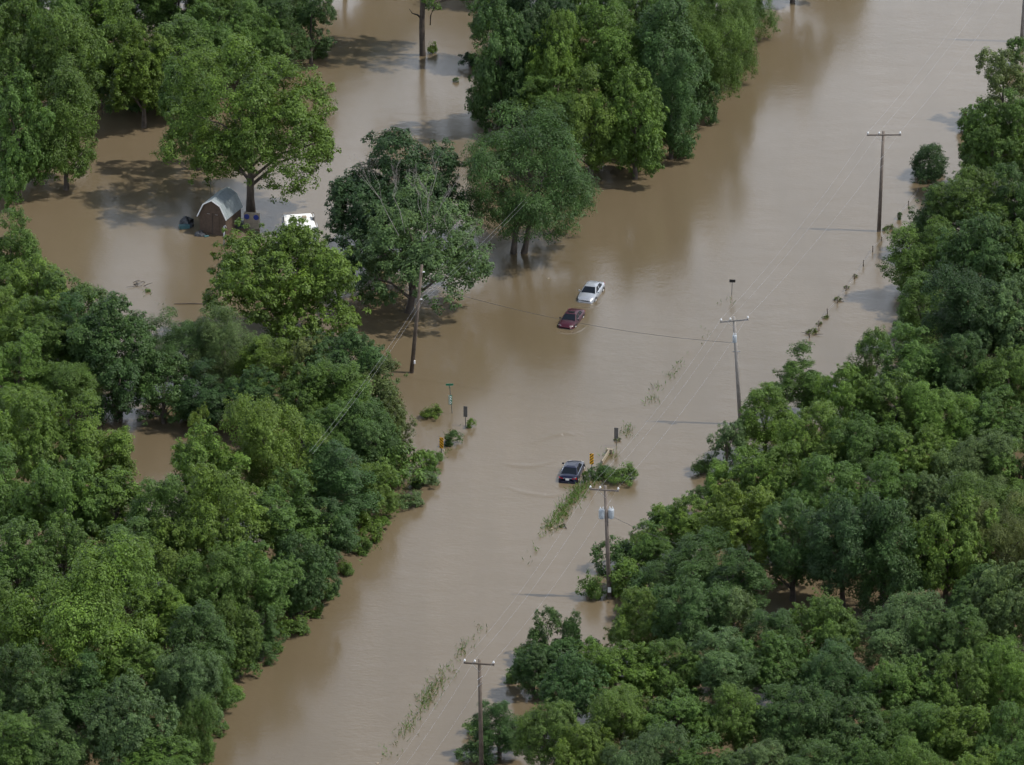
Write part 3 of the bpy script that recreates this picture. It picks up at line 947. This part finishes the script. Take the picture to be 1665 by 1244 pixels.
# the dark pole left of the cars and its own wires
lb = at(669, 606)
lp = utility_pole((669, 606), (687, 432), None, 0, 'dark leaning pole standing before the half-dead tree', M['darkpole'])
for yy, sx in ((443, .2), (487, .22)):
    q = onpole(lp, yy)
    MB().tube([q + Vector((.1, -.12, 0)), q + Vector((.16, -.14, .02)), q + Vector((sx, -.16, .05)), q + Vector((sx + .1, -.16, .06))], [.03, .07, .07, .03], 8).build('insulator', M['insul'], lp[0], True)
q = onpole(lp, 588)
bevel(MB().box(q + Vector((.18, -.12, 0)), (.14, .14, .3)).build('meter_box', M['white'], lp[0]), .02)
qa = lb + onpole(lp, 484) + Vector((.28, -.16, 0))
for k, (dx, lab) in enumerate(((-.1, 'upper'), (.16, 'lower'))):
    o3 = Vector((dx, -.1 * k, -.12 * k))
    A = at(505, 735, 8.6) + o3
    B = at(905, 268, 7.5) + o3
    hang(span(A, qa + o3, 0.5) + span(qa + o3, B, 0.5)[1:], 0.005, M['wire'], f'{lab} pale wire on the dark pole left of the cars', group='wires on the dark pole')
hang(span(lb + onpole(lp, 462) + Vector((.1, 0, 0)), p2[1] + onpole(p2, 557) + Vector((-.15, -.1, 0)), 0.85, 24), 0.014, M['cable'], 'dark cable crossing the road from dark pole to leaning pole')
hang(span(p1[1] + onpole(p1, 836) + Vector((.2, 0, 0)), at(1433, 912, 5.0), 2.0, 20), 0.014, M['cable'], 'dark cable from the transformer pole into the right wood')
mb = MB()
mb.tube([(0, 0, -.5), (.05, 0, 2.5), (-.08, 0, 5.2), (.05, .1, 7.5)], [.2, .16, .13, .08], 8)
mb.tube([(-.02, 0, 4.5), (-.5, -.2, 5.6), (-.7, -.3, 6.8)], [.08, .06, .03], 6)
snag = at(1433, 986)
sn = thing('dead_tree', 'pale bare trunk in the dark gap of the right wood', 'dead tree', snag)
mb.build('trunk', M['deadwood'], sn, True)


# ------------------------------------------------------------------ road signs
RYAW = R_(-17)


def plate(t, zc, wd, ht, mat, name='plate', y=-0.03, rz=0.0):
    o = MB().box((0, y, zc), (wd, 0.012, ht)).build(name, mat, t)
    return bevel(o, 0.004, 1)


def clip_stripe(wd, ht, u0, u1, slope):
    """part of the band u0 < z + slope*x < u1 that lies on the plate (a convex polygon)"""
    poly = [(-wd / 2, -ht / 2), (wd / 2, -ht / 2), (wd / 2, ht / 2), (-wd / 2, ht / 2)]
    for sgn, lim in ((1, u0), (-1, -u1)):
        out = []
        for i in range(len(poly)):
            a, b = poly[i], poly[(i + 1) % len(poly)]
            fa, fb = sgn * (a[1] + slope * a[0]) - lim, sgn * (b[1] + slope * b[0]) - lim
            if fa >= 0:
                out.append(a)
            if (fa >= 0) != (fb >= 0):
                k = fa / (fa - fb)
                out.append((a[0] + (b[0] - a[0]) * k, a[1] + (b[1] - a[1]) * k))
        poly = out
    return poly


def object_marker(base, cy, slope, label, front):
    b = at(*base)
    zc = above(b, cy)
    t = thing('object_marker', label, 'road sign', b, RYAW if front else RYAW + 0.05)
    MB().tube([(0, 0.02, -0.6), (0, 0.02, zc + 0.4)], 0.032, 6).build('post', M['post'], t)
    wd, ht = 0.34, 0.95
    plate(t, zc, wd, ht, M['yellow'] if front else M['signback'])
    if front:
        for k in range(-3, 4):
            u = k * 0.245
            poly = clip_stripe(wd - .01, ht - .01, u - 0.055, u + 0.055, slope)
            if len(poly) < 3:
                continue
            m = MB()
            n = len(poly)
            m.add([(x, -0.042, zc + z) for x, z in poly] + [(x, -0.037, zc + z) for x, z in poly],
                  [tuple(range(n))] + [(i, (i + 1) % n, n + (i + 1) % n, n + i) for i in range(n)])
            m.build('stripe', M['black'], t)
    else:
        for dz in (-.3, .3):
            MB().box((0, -0.04, zc + dz), (.30, .01, .05)).build('rail', M['post'], t)
    return t


object_marker((718, 740), 720, 0.95, 'yellow and black striped marker left of the road', True)
object_marker((962, 776), 746, -0.95, 'yellow and black striped marker beside the navy car', True)
object_marker((757, 692), 669, 0, 'blank grey sign back right of the green road sign', False)
object_marker((1002, 725), 704, 0, 'blank grey sign back above the right striped marker', False)

gb = at(735, 672)
gs = thing('street_sign', 'thin bent post with crossed green street name blades', 'street sign', gb, R_(-8))
zt = above(gb, 626)
MB().tube([(.02, 0, -.6), (0, 0, .1), (-.1, 0, zt * .55), (-.2, 0, zt)], .035, 6).build('post', M['post'], gs)
bevel(MB().box((-.2, 0, zt + .02), (.62, .02, .17), R_(12)).build('name_blade', M['green'], gs), .004, 1)
bevel(MB().box((-.2, 0, zt - .16), (.62, .02, .17), R_(-70)).build('name_blade', M['green'], gs), .004, 1)
z2 = above(gb, 650)
vp = bevel(MB().box((-.12, -.05, z2), (.28, .012, .82), R_(12)).build('number_plate', M['green'], gs), .004, 1)
bevel(MB().box((-.24, .0, z2 - .02), (.22, .012, .80), R_(-55)).build('side_plate', M['white'], gs), .004, 1)
for i, dz in enumerate((.24, 0.0, -.24)):   # three pale figures, too far away to read: rounded loops
    m = MB()
    ring = [(-.12 + .075 * math.cos(a), -.062 - .2 * .075 * math.cos(a) * -1, z2 + dz + .085 * math.sin(a)) for a in [2 * math.pi * k / 10 for k in range(11 if i != 1 else 8)]]
    m.tube(ring, .018, 4)
    m.build('figure', M['white'], vp)

sb = at(1190, 480)
ms = thing('roadside_sign', 'small dark rectangular sign on a thin post above the leaning pole', 'sign', sb, R_(-6))
zt = above(sb, 457)
MB().tube([(-.03, 0.02, -.5), (.02, 0.02, zt)], .03, 6).build('post', M['post'], ms)
bevel(MB().box((.03, 0, zt), (.52, .02, .27)).build('plate', M['black'], ms), .005, 1)

db = at(1568, 203)
dp = thing('marker_post', 'short dark post with a reddish reflector near the top right corner', 'post', db)
zt = above(db, 175)
MB().tube([(0, 0, -.4), (0, 0, zt * .5), (.08, 0, zt)], [.08, .08, .05], 7).build('shaft', M['black'], dp)
MB().tube([(.05, -.09, zt * .45), (.08, -.09, zt * .62), (.12, -.05, zt * .85)], [.10, .10, .03], 6).build('reflector', M['red'], dp)
MB().box((.08, -.1, zt * .36), (.3, .05, .14)).build('collar', M['white'], dp)

# ------------------------------------------------------------------ the drowned wire fence
fp = [(1493, 309), (1477, 331), (1461, 352), (1447, 370), (1434, 389), (1419, 407), (1404, 430), (1390, 451), (1375, 470), (1361, 490), (1346, 508), (1331, 528), (1317, 546)]
fb = at(*fp[-1])
fe = thing('wire_fence', 'drowned wire fence with post tops running along the right wood', 'fence', fb)
frn = random.Random(3)
tops = []
for (x, y) in fp:
    p = at(x, y + 3) - fb
    h = frn.uniform(.35, .62)
    lean = Vector((frn.uniform(-.08, .08), 0, 0))
    MB().tube([p + Vector((0, 0, -.5)), p + Vector((0, 0, h)) + lean], [.055, .05], 6).build('post', M['darkpole'], fe)
    tops.append(p + Vector((0, 0, h - .1)) + lean)
for dz in (0, -.17):
    pts = []
    for u, v_ in zip(tops[:-1], tops[1:]):
        pts += span(u + Vector((0, 0, dz)), v_ + Vector((0, 0, dz)), .05, 4)[(1 if pts else 0):]
    MB().tube(pts, .012, 4).build('wire', M['deadwood'], fe)


def drift(cx, cy, L, n, seed, label, mat='darkpole', leafy=0):
    """tangle of sticks and weed left by the water"""
    rn = random.Random(seed)
    b = at(cx, cy)
    t = thing('driftwood', label, 'debris', b)
    for k in range(n):
        a = rn.uniform(0, 6.28)
        c = Vector((rn.uniform(-.3, .3) * L, rn.uniform(-.5, .5) * L, .02))
        d = Vector((math.cos(a), math.sin(a), rn.uniform(-.05, .55))) * L * rn.uniform(.25, .5)
        MB().tube([c - d * .6, c + Vector((0, 0, .06)), c + d], [.02, .035, .012], 5).build('stick', M[mat], t)
    if leafy:
        cr = obj('weed', PROTO['S'][seed % 3]['mesh'], t, (0, 0, .08))
        cr.scale = (leafy, leafy, leafy * .7)
        cr.color = (*TINT['o'], 1)
    return t


drift(1320, 541, 1.5, 9, 1, 'dark tangle of sticks at the near end of the fence', leafy=.32)
drift(1362, 488, .8, 4, 2, 'small weed tangle caught on the fence middle', leafy=.22)
drift(1342, 517, .8, 4, 4, 'small stick tangle near the fence end', leafy=.2)
drift(1376, 468, .6, 3, 9, 'tiny weed tangle on the far half of the fence', leafy=.16)
drift(1332, 527, .6, 3, 10, 'tiny weed tangle second from the near fence end', leafy=.18)
drift(1391, 450, .5, 3, 11, 'tiny weed tangle below the tall upright pole on the fence', leafy=.14)
drift(229, 463, 1.7, 7, 5, 'floating branch with a pale tip in the left open water')
drift(914, 857, 1.4, 6, 6, 'sticks and litter at the lower end of the roadside grass', leafy=.16)
drift(1004, 716, .7, 4, 8, 'small stick bundle below the right blank sign', leafy=.2)
lo = MB().tube([at(283, 494, .03), at(310, 493.6, .06), at(344, 494, .03)], [.05, .06, .05], 7).build('shadow_stick', M['darkpole'])  # dark stick laid on the water in place of a hidden pole's cast shadow
tag(lo, 'thin dark stick standing in for a pole shadow, left of the bright green tree', 'pole')
gr = thing('guard_rail', 'beige rail end sticking out of the water by right marker', 'guard rail', at(985, 742))
c0 = at(985, 742)
MB().beam(at(979, 752, .12) - c0, at(990, 734, .30) - c0, .1, .3).build('beam', M['beige'], gr)
bevel(MB().box(at(991, 733, .25) - c0, (.5, .25, .34), RYAW).build('end_block', M['beige'], gr), .02)
MB().box(at(991, 734, .05) - c0, (.3, .3, .5), RYAW).build('post', M['darkpole'], gr)
lit = random.Random(12)
for x, y, lab in [(742, 710, 'white scrap caught at the right of the left marker shrub'), (722, 732, 'pale scrap floating below the left striped marker'), (957, 771, 'white scrap floating beside the right marker post'),
                  (892, 453, 'pale scrap floating left of the silver car'), (897, 860, 'pale board floating at the grass end'), (614, 1241, 'white scrap at the bottom edge of the water')]:
    o = MB().box((0, 0, 0.02), (.26, .16, .06), lit.uniform(0, 3), .8).build('floating_litter', M['beige'], None, False, at(x, y))
    tag(bevel(o, .02), lab, 'litter')

# ------------------------------------------------------------------ grass blades standing out of the flood along the road
grn = np.random.default_rng(4)
segs = [((622, 1235), (700, 1130), 230), ((690, 1140), (762, 1045), 260), ((760, 1045), (790, 1010), 22), ((860, 920), (880, 880), 14), ((886, 868), (952, 786), 850), ((940, 800), (990, 766), 260), ((985, 750), (1000, 730), 40),
        ((1020, 705), (1060, 645), 90), ((1062, 640), (1100, 595), 40), ((1105, 592), (1200, 470), 26), ((660, 800), (700, 740), 160), ((560, 950), (660, 800), 110), ((720, 745), (735, 700), 40), ((240, 470), (270, 500), 10), ((500, 70), (525, 90), 90)]
P, N, T, Ls, Ws, vv = [], [], [], [], [], []
for a, b, n in segs:
    nc = max(3, n // 16)
    cen = grn.random(nc)
    for k in range(n):
        t = np.clip(cen[grn.integers(nc)] + grn.normal(0, .05), 0, 1)
        p = at(a[0] + (b[0] - a[0]) * t, a[1] + (b[1] - a[1]) * t)
        p = np.array([p.x + grn.normal(0, .35), p.y + grn.normal(0, .6), -0.05])
        d = unit(np.array([grn.normal(-.1, .4), grn.normal(-.25, .4), 0.75]))
        nrm = unit(np.cross(d, grn.normal(0, 1, 3)))
        for j in range(2):
            P.append(p + grn.normal(0, .04, 3) * [1, 1, 0]); N.append(nrm); T.append(d); Ls.append(grn.uniform(.2, .55)); Ws.append(grn.uniform(.025, .045)); vv.append(grn.random())
go = obj('grass', leaf_mesh('grass', np.array(P), np.array(N), np.array(T), np.array(Ls), np.array(Ws), np.array(vv)))
go.color = (0.092, 0.175, 0.048, 1)
tag(go, 'green grass blades standing out of the flood along the road', 'grass', kind='stuff')


# ------------------------------------------------------------------ cars
def sedan(px, py, heading, paint, label, sink=0.34, pitch=0.0, size=0.88, extra=None, front_dark=False):
    """saloon car, forward = +Y in its own axes, its middle over the picture point (px, py)"""
    t = thing('car', label, 'car', at(px, py) + Vector((0, 0, -sink)), heading)
    t.rotation_euler = (pitch, 0, heading)
    t.scale = (size, size, size)
    st = [(-2.34, .66, .36, .74, .76), (-2.28, .80, .27, .90, .93), (-2.05, .86, .22, .97, 1.00), (-1.55, .89, .19, .98, 1.01), (-.8, .905, .18, .96, .98), (0.2, .905, .18, .94, .96), (.95, .90, .18, .92, .97),
          (1.45, .885, .19, .87, .93), (1.9, .85, .20, .80, .86), (2.2, .76, .22, .70, .75), (2.33, .60, .30, .58, .61)]
    vs, fs = [], []
    for y, w_, zl, zs, zt in st:
        half = [(w_ * .90, zl), (w_ * .985, zl + .12), (w_, (zl + zs) / 2 + .03), (w_ * .975, zs - .08), (w_ * .89, zs), (w_ * .45, zt), (0, zt + .012)]
        ring = [(-x, y, z) for x, z in half] + [(x, y, z) for x, z in half[-2::-1]]
        vs += ring
    n = 13
    for i in range(len(st) - 1):
        for k in range(n - 1):
            a = i * n + k
            fs.append((a, a + 1, a + n + 1, a + n))
        fs.append((i * n + n - 1, i * n, (i + 1) * n, (i + 1) * n + n - 1))
    fs.append(tuple(range(n)))
    fs.append(tuple(range((len(st) - 1) * n + n - 1, (len(st) - 1) * n - 1, -1)))
    MB().add(vs, fs).build('body', paint, t, True)
    # cabin: glass house with a crowned roof
    zb, zr = .93, 1.42
    fb_, rb_, ft, rt = 1.12, -1.72, .36, -.92
    wb_, wt = .795, .60
    cab = MB()
    ring0 = [(-wb_, rb_, zb), (wb_, rb_, zb), (wb_, fb_, zb), (-wb_, fb_, zb)]
    ring1 = [(-wt, rt, zr - .03), (wt, rt, zr - .03), (wt, ft, zr - .03), (-wt, ft, zr - .03)]
    cab.add(ring0 + ring1 + [(-wt * .6, (rt + ft) / 2 - .3, zr + .015), (wt * .6, (rt + ft) / 2 - .3, zr + .015), (wt * .6, (rt + ft) / 2 + .3, zr + .015), (-wt * .6, (rt + ft) / 2 + .3, zr + .015)],
            [(3, 2, 1, 0), (0, 1, 5, 4), (1, 2, 6, 5), (2, 3, 7, 6), (3, 0, 4, 7), (4, 5, 9, 8), (5, 6, 10, 9), (6, 7, 11, 10), (7, 4, 8, 11), (8, 9, 10, 11)])
    bevel(cab.build('cabin', paint, t, False), .06, 3, 25)

    def pane(name, quad, inset, mat, push=.012):
        q_ = [Vector(v) for v in quad]
        c = sum(q_, Vector()) / 4
        nrm = (q_[1] - q_[0]).cross(q_[3] - q_[0]).normalized()
        if nrm.dot(c - Vector((0, -.3, 1.0))) < 0:
            nrm = -nrm
        u = [v + (c - v).normalized() * inset for v in q_]
        m = MB().add([v + nrm * push for v in u] + [v - nrm * .02 for v in u], [(0, 1, 2, 3), (0, 1, 5, 4), (1, 2, 6, 5), (2, 3, 7, 6), (3, 0, 4, 7)])
        return bevel(m.build(name, mat, t), .008, 1)
    V = [Vector(v) for v in ring0 + ring1]
    pane('windshield', (V[3], V[2], V[6], V[7]), .09, M['glass'])
    pane('rear_window', (V[0], V[1], V[5], V[4]), .09, M['glass'])
    for a, b, c, d in ((2, 1, 5, 6), (3, 0, 4, 7)):
        lo0, lo1, hi0, hi1 = V[a], V[b], V[d], V[c]
        ml, mh = lo0.lerp(lo1, .50), hi0.lerp(hi1, .42)
        pane('side_window', (lo0.lerp(lo1, .05), ml.lerp(lo0, .03), mh.lerp(hi0, .05), hi0), .07, M['glass'])
        pane('side_window', (ml.lerp(lo1, .03), lo0.lerp(lo1, .92), hi1, mh.lerp(hi1, .05)), .07, M['glass'])
    for y in (1.42, -1.38):
        for sx in (-1, 1):
            w_ = MB().tube([(sx * .70, y, .33), (sx * .74, y, .33), (sx * .885, y, .33), (sx * .905, y, .33)], [.29, .325, .325, .29], 20).build('wheel', M['tyre'], t, True)
            MB().tube([(sx * .86, y, .33), (sx * .908, y, .33), (sx * .915, y, .33)], [.215, .215, .16], 14).build('rim', M['rim'], w_)
            arch = [(sx * .896, y + .40 * math.cos(a), .33 + .40 * math.sin(a)) for a in [math.pi * k / 10 for k in range(-1, 12)]]
            MB().tube(arch, .035, 5).build('wheel_arch', M['rubber'], t)
    for sx in (-1, 1):
        m = MB().box((sx * .98, .80, 1.0), (.22, .12, .15), 0, .8)
        bevel(m.build('mirror', M['rubber'] if front_dark or paint is M['navy'] else paint, t), .03, 2)
        MB().add([(sx * .42, 2.285, .62), (sx * .74, 2.13, .64), (sx * .79, 2.04, .75), (sx * .46, 2.17, .765), (sx * .42, 2.2, .60), (sx * .72, 2.05, .60), (sx * .74, 1.95, .70), (sx * .46, 2.05, .72)],
                 [(0, 1, 2, 3), (4, 5, 6, 7), (0, 1, 5, 4), (1, 2, 6, 5), (2, 3, 7, 6), (3, 0, 4, 7)]).build('headlight', M['lamp'], t)
        MB().add([(sx * .42, -2.34, .72), (sx * .80, -2.26, .72), (sx * .87, -2.06, .80), (sx * .84, -2.10, .93), (sx * .79, -2.285, .90), (sx * .46, -2.335, .88),
                  (sx * .42, -2.2, .72), (sx * .78, -2.12, .72), (sx * .80, -2.0, .80), (sx * .78, -2.0, .90), (sx * .75, -2.15, .88), (sx * .46, -2.2, .86)],
                 [(0, 1, 4, 5), (1, 2, 3, 4), (6, 7, 10, 11), (7, 8, 9, 10), (0, 1, 7, 6), (5, 4, 10, 11), (0, 5, 11, 6), (1, 2, 8, 7), (4, 3, 9, 10), (2, 3, 9, 8)]).build('tail_light', M['redlamp'], t)
    bevel(MB().box((0, 2.30, .57), (.74, .06, .10)).build('grille', M['black'], t), .015, 1)
    bevel(MB().add([(-.62, 2.40, .30), (.62, 2.40, .30), (.80, 2.24, .30), (-.80, 2.24, .30), (-.62, 2.39, .48), (.62, 2.39, .48), (.81, 2.22, .48), (-.81, 2.22, .48)],
                   [(3, 2, 1, 0), (4, 5, 6, 7), (0, 1, 5, 4), (1, 2, 6, 5), (2, 3, 7, 6), (3, 0, 4, 7)]).build('front_bumper', M['rubber'] if front_dark else paint, t), .03, 2)
    bevel(MB().add([(-.66, -2.42, .34), (.66, -2.42, .34), (.84, -2.24, .34), (-.84, -2.24, .34), (-.66, -2.41, .60), (.66, -2.41, .60), (.85, -2.22, .60), (-.85, -2.22, .60)],
                   [(0, 1, 2, 3), (7, 6, 5, 4), (4, 5, 1, 0), (5, 6, 2, 1), (6, 7, 3, 2), (7, 4, 0, 3)]).build('rear_bumper', paint, t), .03, 2)
    MB().box((0, -2.36, .76), (.34, .02, .17)).build('licence_plate', M['white'], t)
    if paint is M['navy']:
        bevel(MB().box((0, -2.345, .875), (.80, .03, .045)).build('trim_strip', M['chrome'], t), .01, 1)
        for sx in (-1, 1):
            MB().tube([V[2 if sx > 0 else 3] + Vector((sx * .02, -.1, .01)), V[1 if sx > 0 else 0].lerp(V[2 if sx > 0 else 3], .12) + Vector((sx * .02, 0, .01)), V[5 if sx > 0 else 4] + Vector((sx * .03, -.12, -.04))],
                      .014, 5).build('trim_strip', M['chrome'], t)
    if extra == 'sunroof':
        bevel(MB().box((0, -.02, zr + .014), (.70, .42, .012)).build('sunroof', M['glass'], t), .004, 1)
    for sx in (-1, 1):
        for y in (.05, -.85):
            bevel(MB().box((sx * .905, y, .80), (.03, .17, .035)).build('door_handle', paint, t), .008, 1)
    return t


sedan(930, 770, R_(-11), M['navy'], 'navy car seen from behind, stranded beside the striped marker', 0.33)
sedan(961, 479, R_(180 - 16), M['silver'], 'silver car facing the camera, farthest of the stranded cars', 0.31, size=0.87)
sedan(929, 522, R_(180 - 17), M['maroon'], 'maroon car with sunroof just in front of the silver car', 0.36, size=0.83, extra='sunroof', front_dark=True)

def ripple(path, wd, ht):
    """low curved swell on the water: a smooth ridge that fades out at both ends"""
    mb = MB()
    pts = [at(*p) for p in path]
    n = 24
    vs, fs = [], []
    for i in range(n + 1):
        t = i / n * (len(pts) - 1)
        k = min(int(t), len(pts) - 2)
        f = t - k
        p0_, p1_, p2_, p3_ = pts[max(k - 1, 0)], pts[k], pts[k + 1], pts[min(k + 2, len(pts) - 1)]
        c = 0.5 * ((2 * p1_) + (p2_ - p0_) * f + (2 * p0_ - 5 * p1_ + 4 * p2_ - p3_) * f * f + (3 * p1_ - p0_ - 3 * p2_ + p3_) * f ** 3)
        d = (p2_ - p1_).normalized()
        s_ = Vector((-d.y, d.x, 0))
        fade = math.sin(math.pi * i / n)
        for j in range(7):
            u = j / 6 * 2 - 1
            vs.append(c + s_ * (u * wd * (.4 + .6 * fade)) + Vector((0, 0, .004 + ht * fade * (.5 + .5 * math.cos(math.pi * u)))))
    for i in range(n):
        for j in range(6):
            a_ = i * 7 + j
            fs.append((a_, a_ + 1, a_ + 8, a_ + 7))
    o = mb.add(vs, fs).build('water_ripple', M['water'], None, True)
    return tag(o, kind='structure')


ripple([(812, 752), (840, 757), (872, 757), (902, 748)], .55, .026)
ripple([(862, 722), (885, 712), (915, 704), (935, 708)], .6, .024)
ripple([(900, 790), (915, 795), (940, 794), (955, 786)], .35, .02)
ripple([(930, 497), (945, 501), (965, 500), (980, 490)], .3, .03)
ripple([(898, 536), (912, 541), (935, 541), (952, 531)], .3, .03)
ripple([(820, 790), (850, 800), (890, 806), (915, 802)], .5, .016)

# ------------------------------------------------------------------ shed, camper and yard things
shb = at(346, 381)
sh = thing('shed', 'brown gambrel shed with pale metal roof in the flooded yard', 'shed', shb, R_(-22))
W2, DP = 1.28, 3.3
E, KN, AP = 1.85, 2.75, 3.2     # eaves, knee, ridge above the water
KX = .80
prof = [(-W2, -0.6), (W2, -0.6), (W2, E), (KX, KN), (0, AP), (-KX, KN), (-W2, E)]
for y0, y1, nm in ((0, .08, 'front_wall'), (DP - .08, DP, 'back_wall')):
    n = len(prof)
    MB().add([(x, y0, z) for x, z in prof] + [(x, y1, z) for x, z in prof], [tuple(range(n - 1, -1, -1))[::-1], tuple(range(2 * n - 1, n - 1, -1))] + [(i, (i + 1) % n, n + (i + 1) % n, n + i) for i in range(n)]).build(nm, M['siding'], sh)
for sx in (-1, 1):
    MB().box((sx * (W2 - .04), DP / 2, (E - .6) / 2 - .02), (.08, DP - .165, E + .55)).build('side_wall', M['siding'], sh)
    for (xa, za), (xb, zb) in (((sx * (W2 + .14), E - .28), (sx * (KX + .02), KN + .04)), ((sx * (KX + .02), KN + .045), (0, AP + .06))):
        th = .05
        MB().add([(xa, -.18, za), (xa, DP + .15, za), (xb, DP + .15, zb), (xb, -.18, zb), (xa, -.18, za + th), (xa, DP + .15, za + th), (xb, DP + .15, zb + th), (xb, -.18, zb + th)],
                 [(3, 2, 1, 0), (4, 5, 6, 7), (0, 1, 5, 4), (1, 2, 6, 5), (2, 3, 7, 6), (3, 0, 4, 7)]).build('roof_panel', M['roofmetal'], sh)
        for k in range(1, 6):
            y = -.18 + (DP + .33) * k / 6
            MB().beam((xa, y, za + th + .012), (xb, y, zb + th + .012), .04, .022).build('roof_rib', M['roofmetal'], sh)
        MB().beam((xa, -.195, za + .01), (xb, -.195, zb + .01), .03, .10).build('fascia', M['white'], sh)
MB().box((0, -.02, .75), (1.30, .03, 2.5)).build('door', M['siding'], sh)
for x in (-.38, .40):
    MB().box((x, -.045, 1.92), (.26, .02, .035)).build('hinge', M['steel'], sh)
MB().box((0, -.045, .75), (.03, .02, 2.5)).build('door_seam', M['rubber'], sh)

cb = at(495, 405)
ca = thing('camper', 'white camper trailer roof half hidden behind the bright green tree', 'camper', cb, R_(9))
ca_l, ca_w, ca_h = 5.2, 2.7, 1.36
bevel(MB().box((0, 2.8, ca_h / 2 - .3), (ca_w, ca_l, ca_h + .5)).build('body', M['white'], ca), .16, 3)
bevel(MB().box((0, 2.6, ca_h + .10), (.8, .95, .26), 0, .88).build('roof_unit', M['white'], ca), .05, 2)
bevel(MB().box((.55, 4.3, ca_h + .0), (.4, .4, .16)).build('roof_vent', M['beige'], ca), .03, 2)
bevel(MB().box((-.35, 1.1, ca_h + .0), (.4, .4, .14)).build('roof_vent', M['beige'], ca), .03, 2)
for sx in (-1, 1):
    for y in (1.4, 3.9):
        MB().box((sx * (ca_w / 2 + .004), y, 1.5), (.02, .95, .55)).build('window', M['glass'], ca)
    MB().box((sx * (ca_w / 2 + .006), 2.8, .75), (.02, ca_l - .5, .10)).build('stripe', M['blue'], ca)
MB().box((0, -.003, 1.5), (1.4, .02, .6)).build('window', M['glass'], ca)

bb = at(409, 372)
bx = thing('discarded_panel', 'pale upright panel with two blue discs between shed and tree', 'panel', bb, R_(-14))
zt = above(bb, 347)
bevel(MB().box((0, .12, (zt - .3) / 2), (1.42, .24, zt + .3)).build('panel', M['beige'], bx), .03, 2)
for x in (-.42, .44):
    MB().tube([(x, .0, zt - .36), (x, -.03, zt - .36), (x, -.045, zt - .36)], [.25, .25, .2], 18).build('disc', M['blue'], bx)
pb = at(364, 399)
pp = thing('yard_post', 'grey leaning pipe post in front of the gambrel shed', 'post', pb)
zt = above(pb, 368)
MB().tube([(0, 0, -.5), (.06, 0, zt)], .07, 8).build('shaft', M['steel'], pp, True)
MB().tube([(.06, 0, zt - .05), (.12, -.02, zt + .06), (.28, -.04, zt - .12)], [.05, .06, .04], 6).build('cap', M['steel'], pp, True)
tb = at(343, 322)
tp = tag(MB().tube([(0, 0, -.4), (-.01, 0, 2.0)], .03, 6).build('yard_pole', M['post'], None, False, tb), 'very thin dark pole behind the gambrel shed', 'pole')


def junk(cx, cy, wd, dp_, hh, seed, mat, label, bits):
    rn = np.random.default_rng(seed)
    t = thing('junk_heap', label, 'junk', at(cx, cy))
    nu, nv = 14, 7
    vs, fs = [], []
    ph = rn.uniform(0, 6, 6)
    for j in range(nv):
        a = (j / (nv - 1)) * math.pi / 2
        for i in range(nu):
            b = 2 * math.pi * i / nu
            r = 1 + .22 * math.sin(2 * b + ph[0]) + .14 * math.sin(5 * b + ph[1] + 3 * a) + rn.uniform(-.06, .06)
            vs.append((wd / 2 * math.cos(a) * math.cos(b) * r, dp_ / 2 * math.cos(a) * math.sin(b) * r, hh * math.sin(a) * (1 + .2 * math.sin(3 * b + ph[2])) - .05))
    for j in range(nv - 1):
        for i in range(nu):
            fs.append((j * nu + i, j * nu + (i + 1) % nu, (j + 1) * nu + (i + 1) % nu, (j + 1) * nu + i))
    MB().add(vs, fs).build('cover', M[mat], t)
    for (x, y, z, sx, sy, sz, rz, mt) in bits:
        bevel(MB().box((x, y, z), (sx, sy, sz), rz).build('box', M[mt], t), .03, 2)
    return t


junk(304, 366, 1.2, 1.3, .75, 1, 'tarp', 'dark junk heap against the left side of the shed', [(-.2, -.75, .12, .9, .5, .4, .3, 'teal'), (.35, -.2, .55, .4, .4, .3, .7, 'black')])
junk(326, 383, .95, .8, .40, 2, 'tarp', 'low dark junk heap before the shed front', [(.55, -.3, .06, .45, .22, .1, .5, 'teal'), (.05, .1, .36, .35, .3, .18, .2, 'black')])
junk(391, 369, .9, .8, .5, 3, 'tarp', 'dark junk heap right of the shed beside the panel', [(.25, .1, .45, .3, .3, .3, .2, 'steel')])
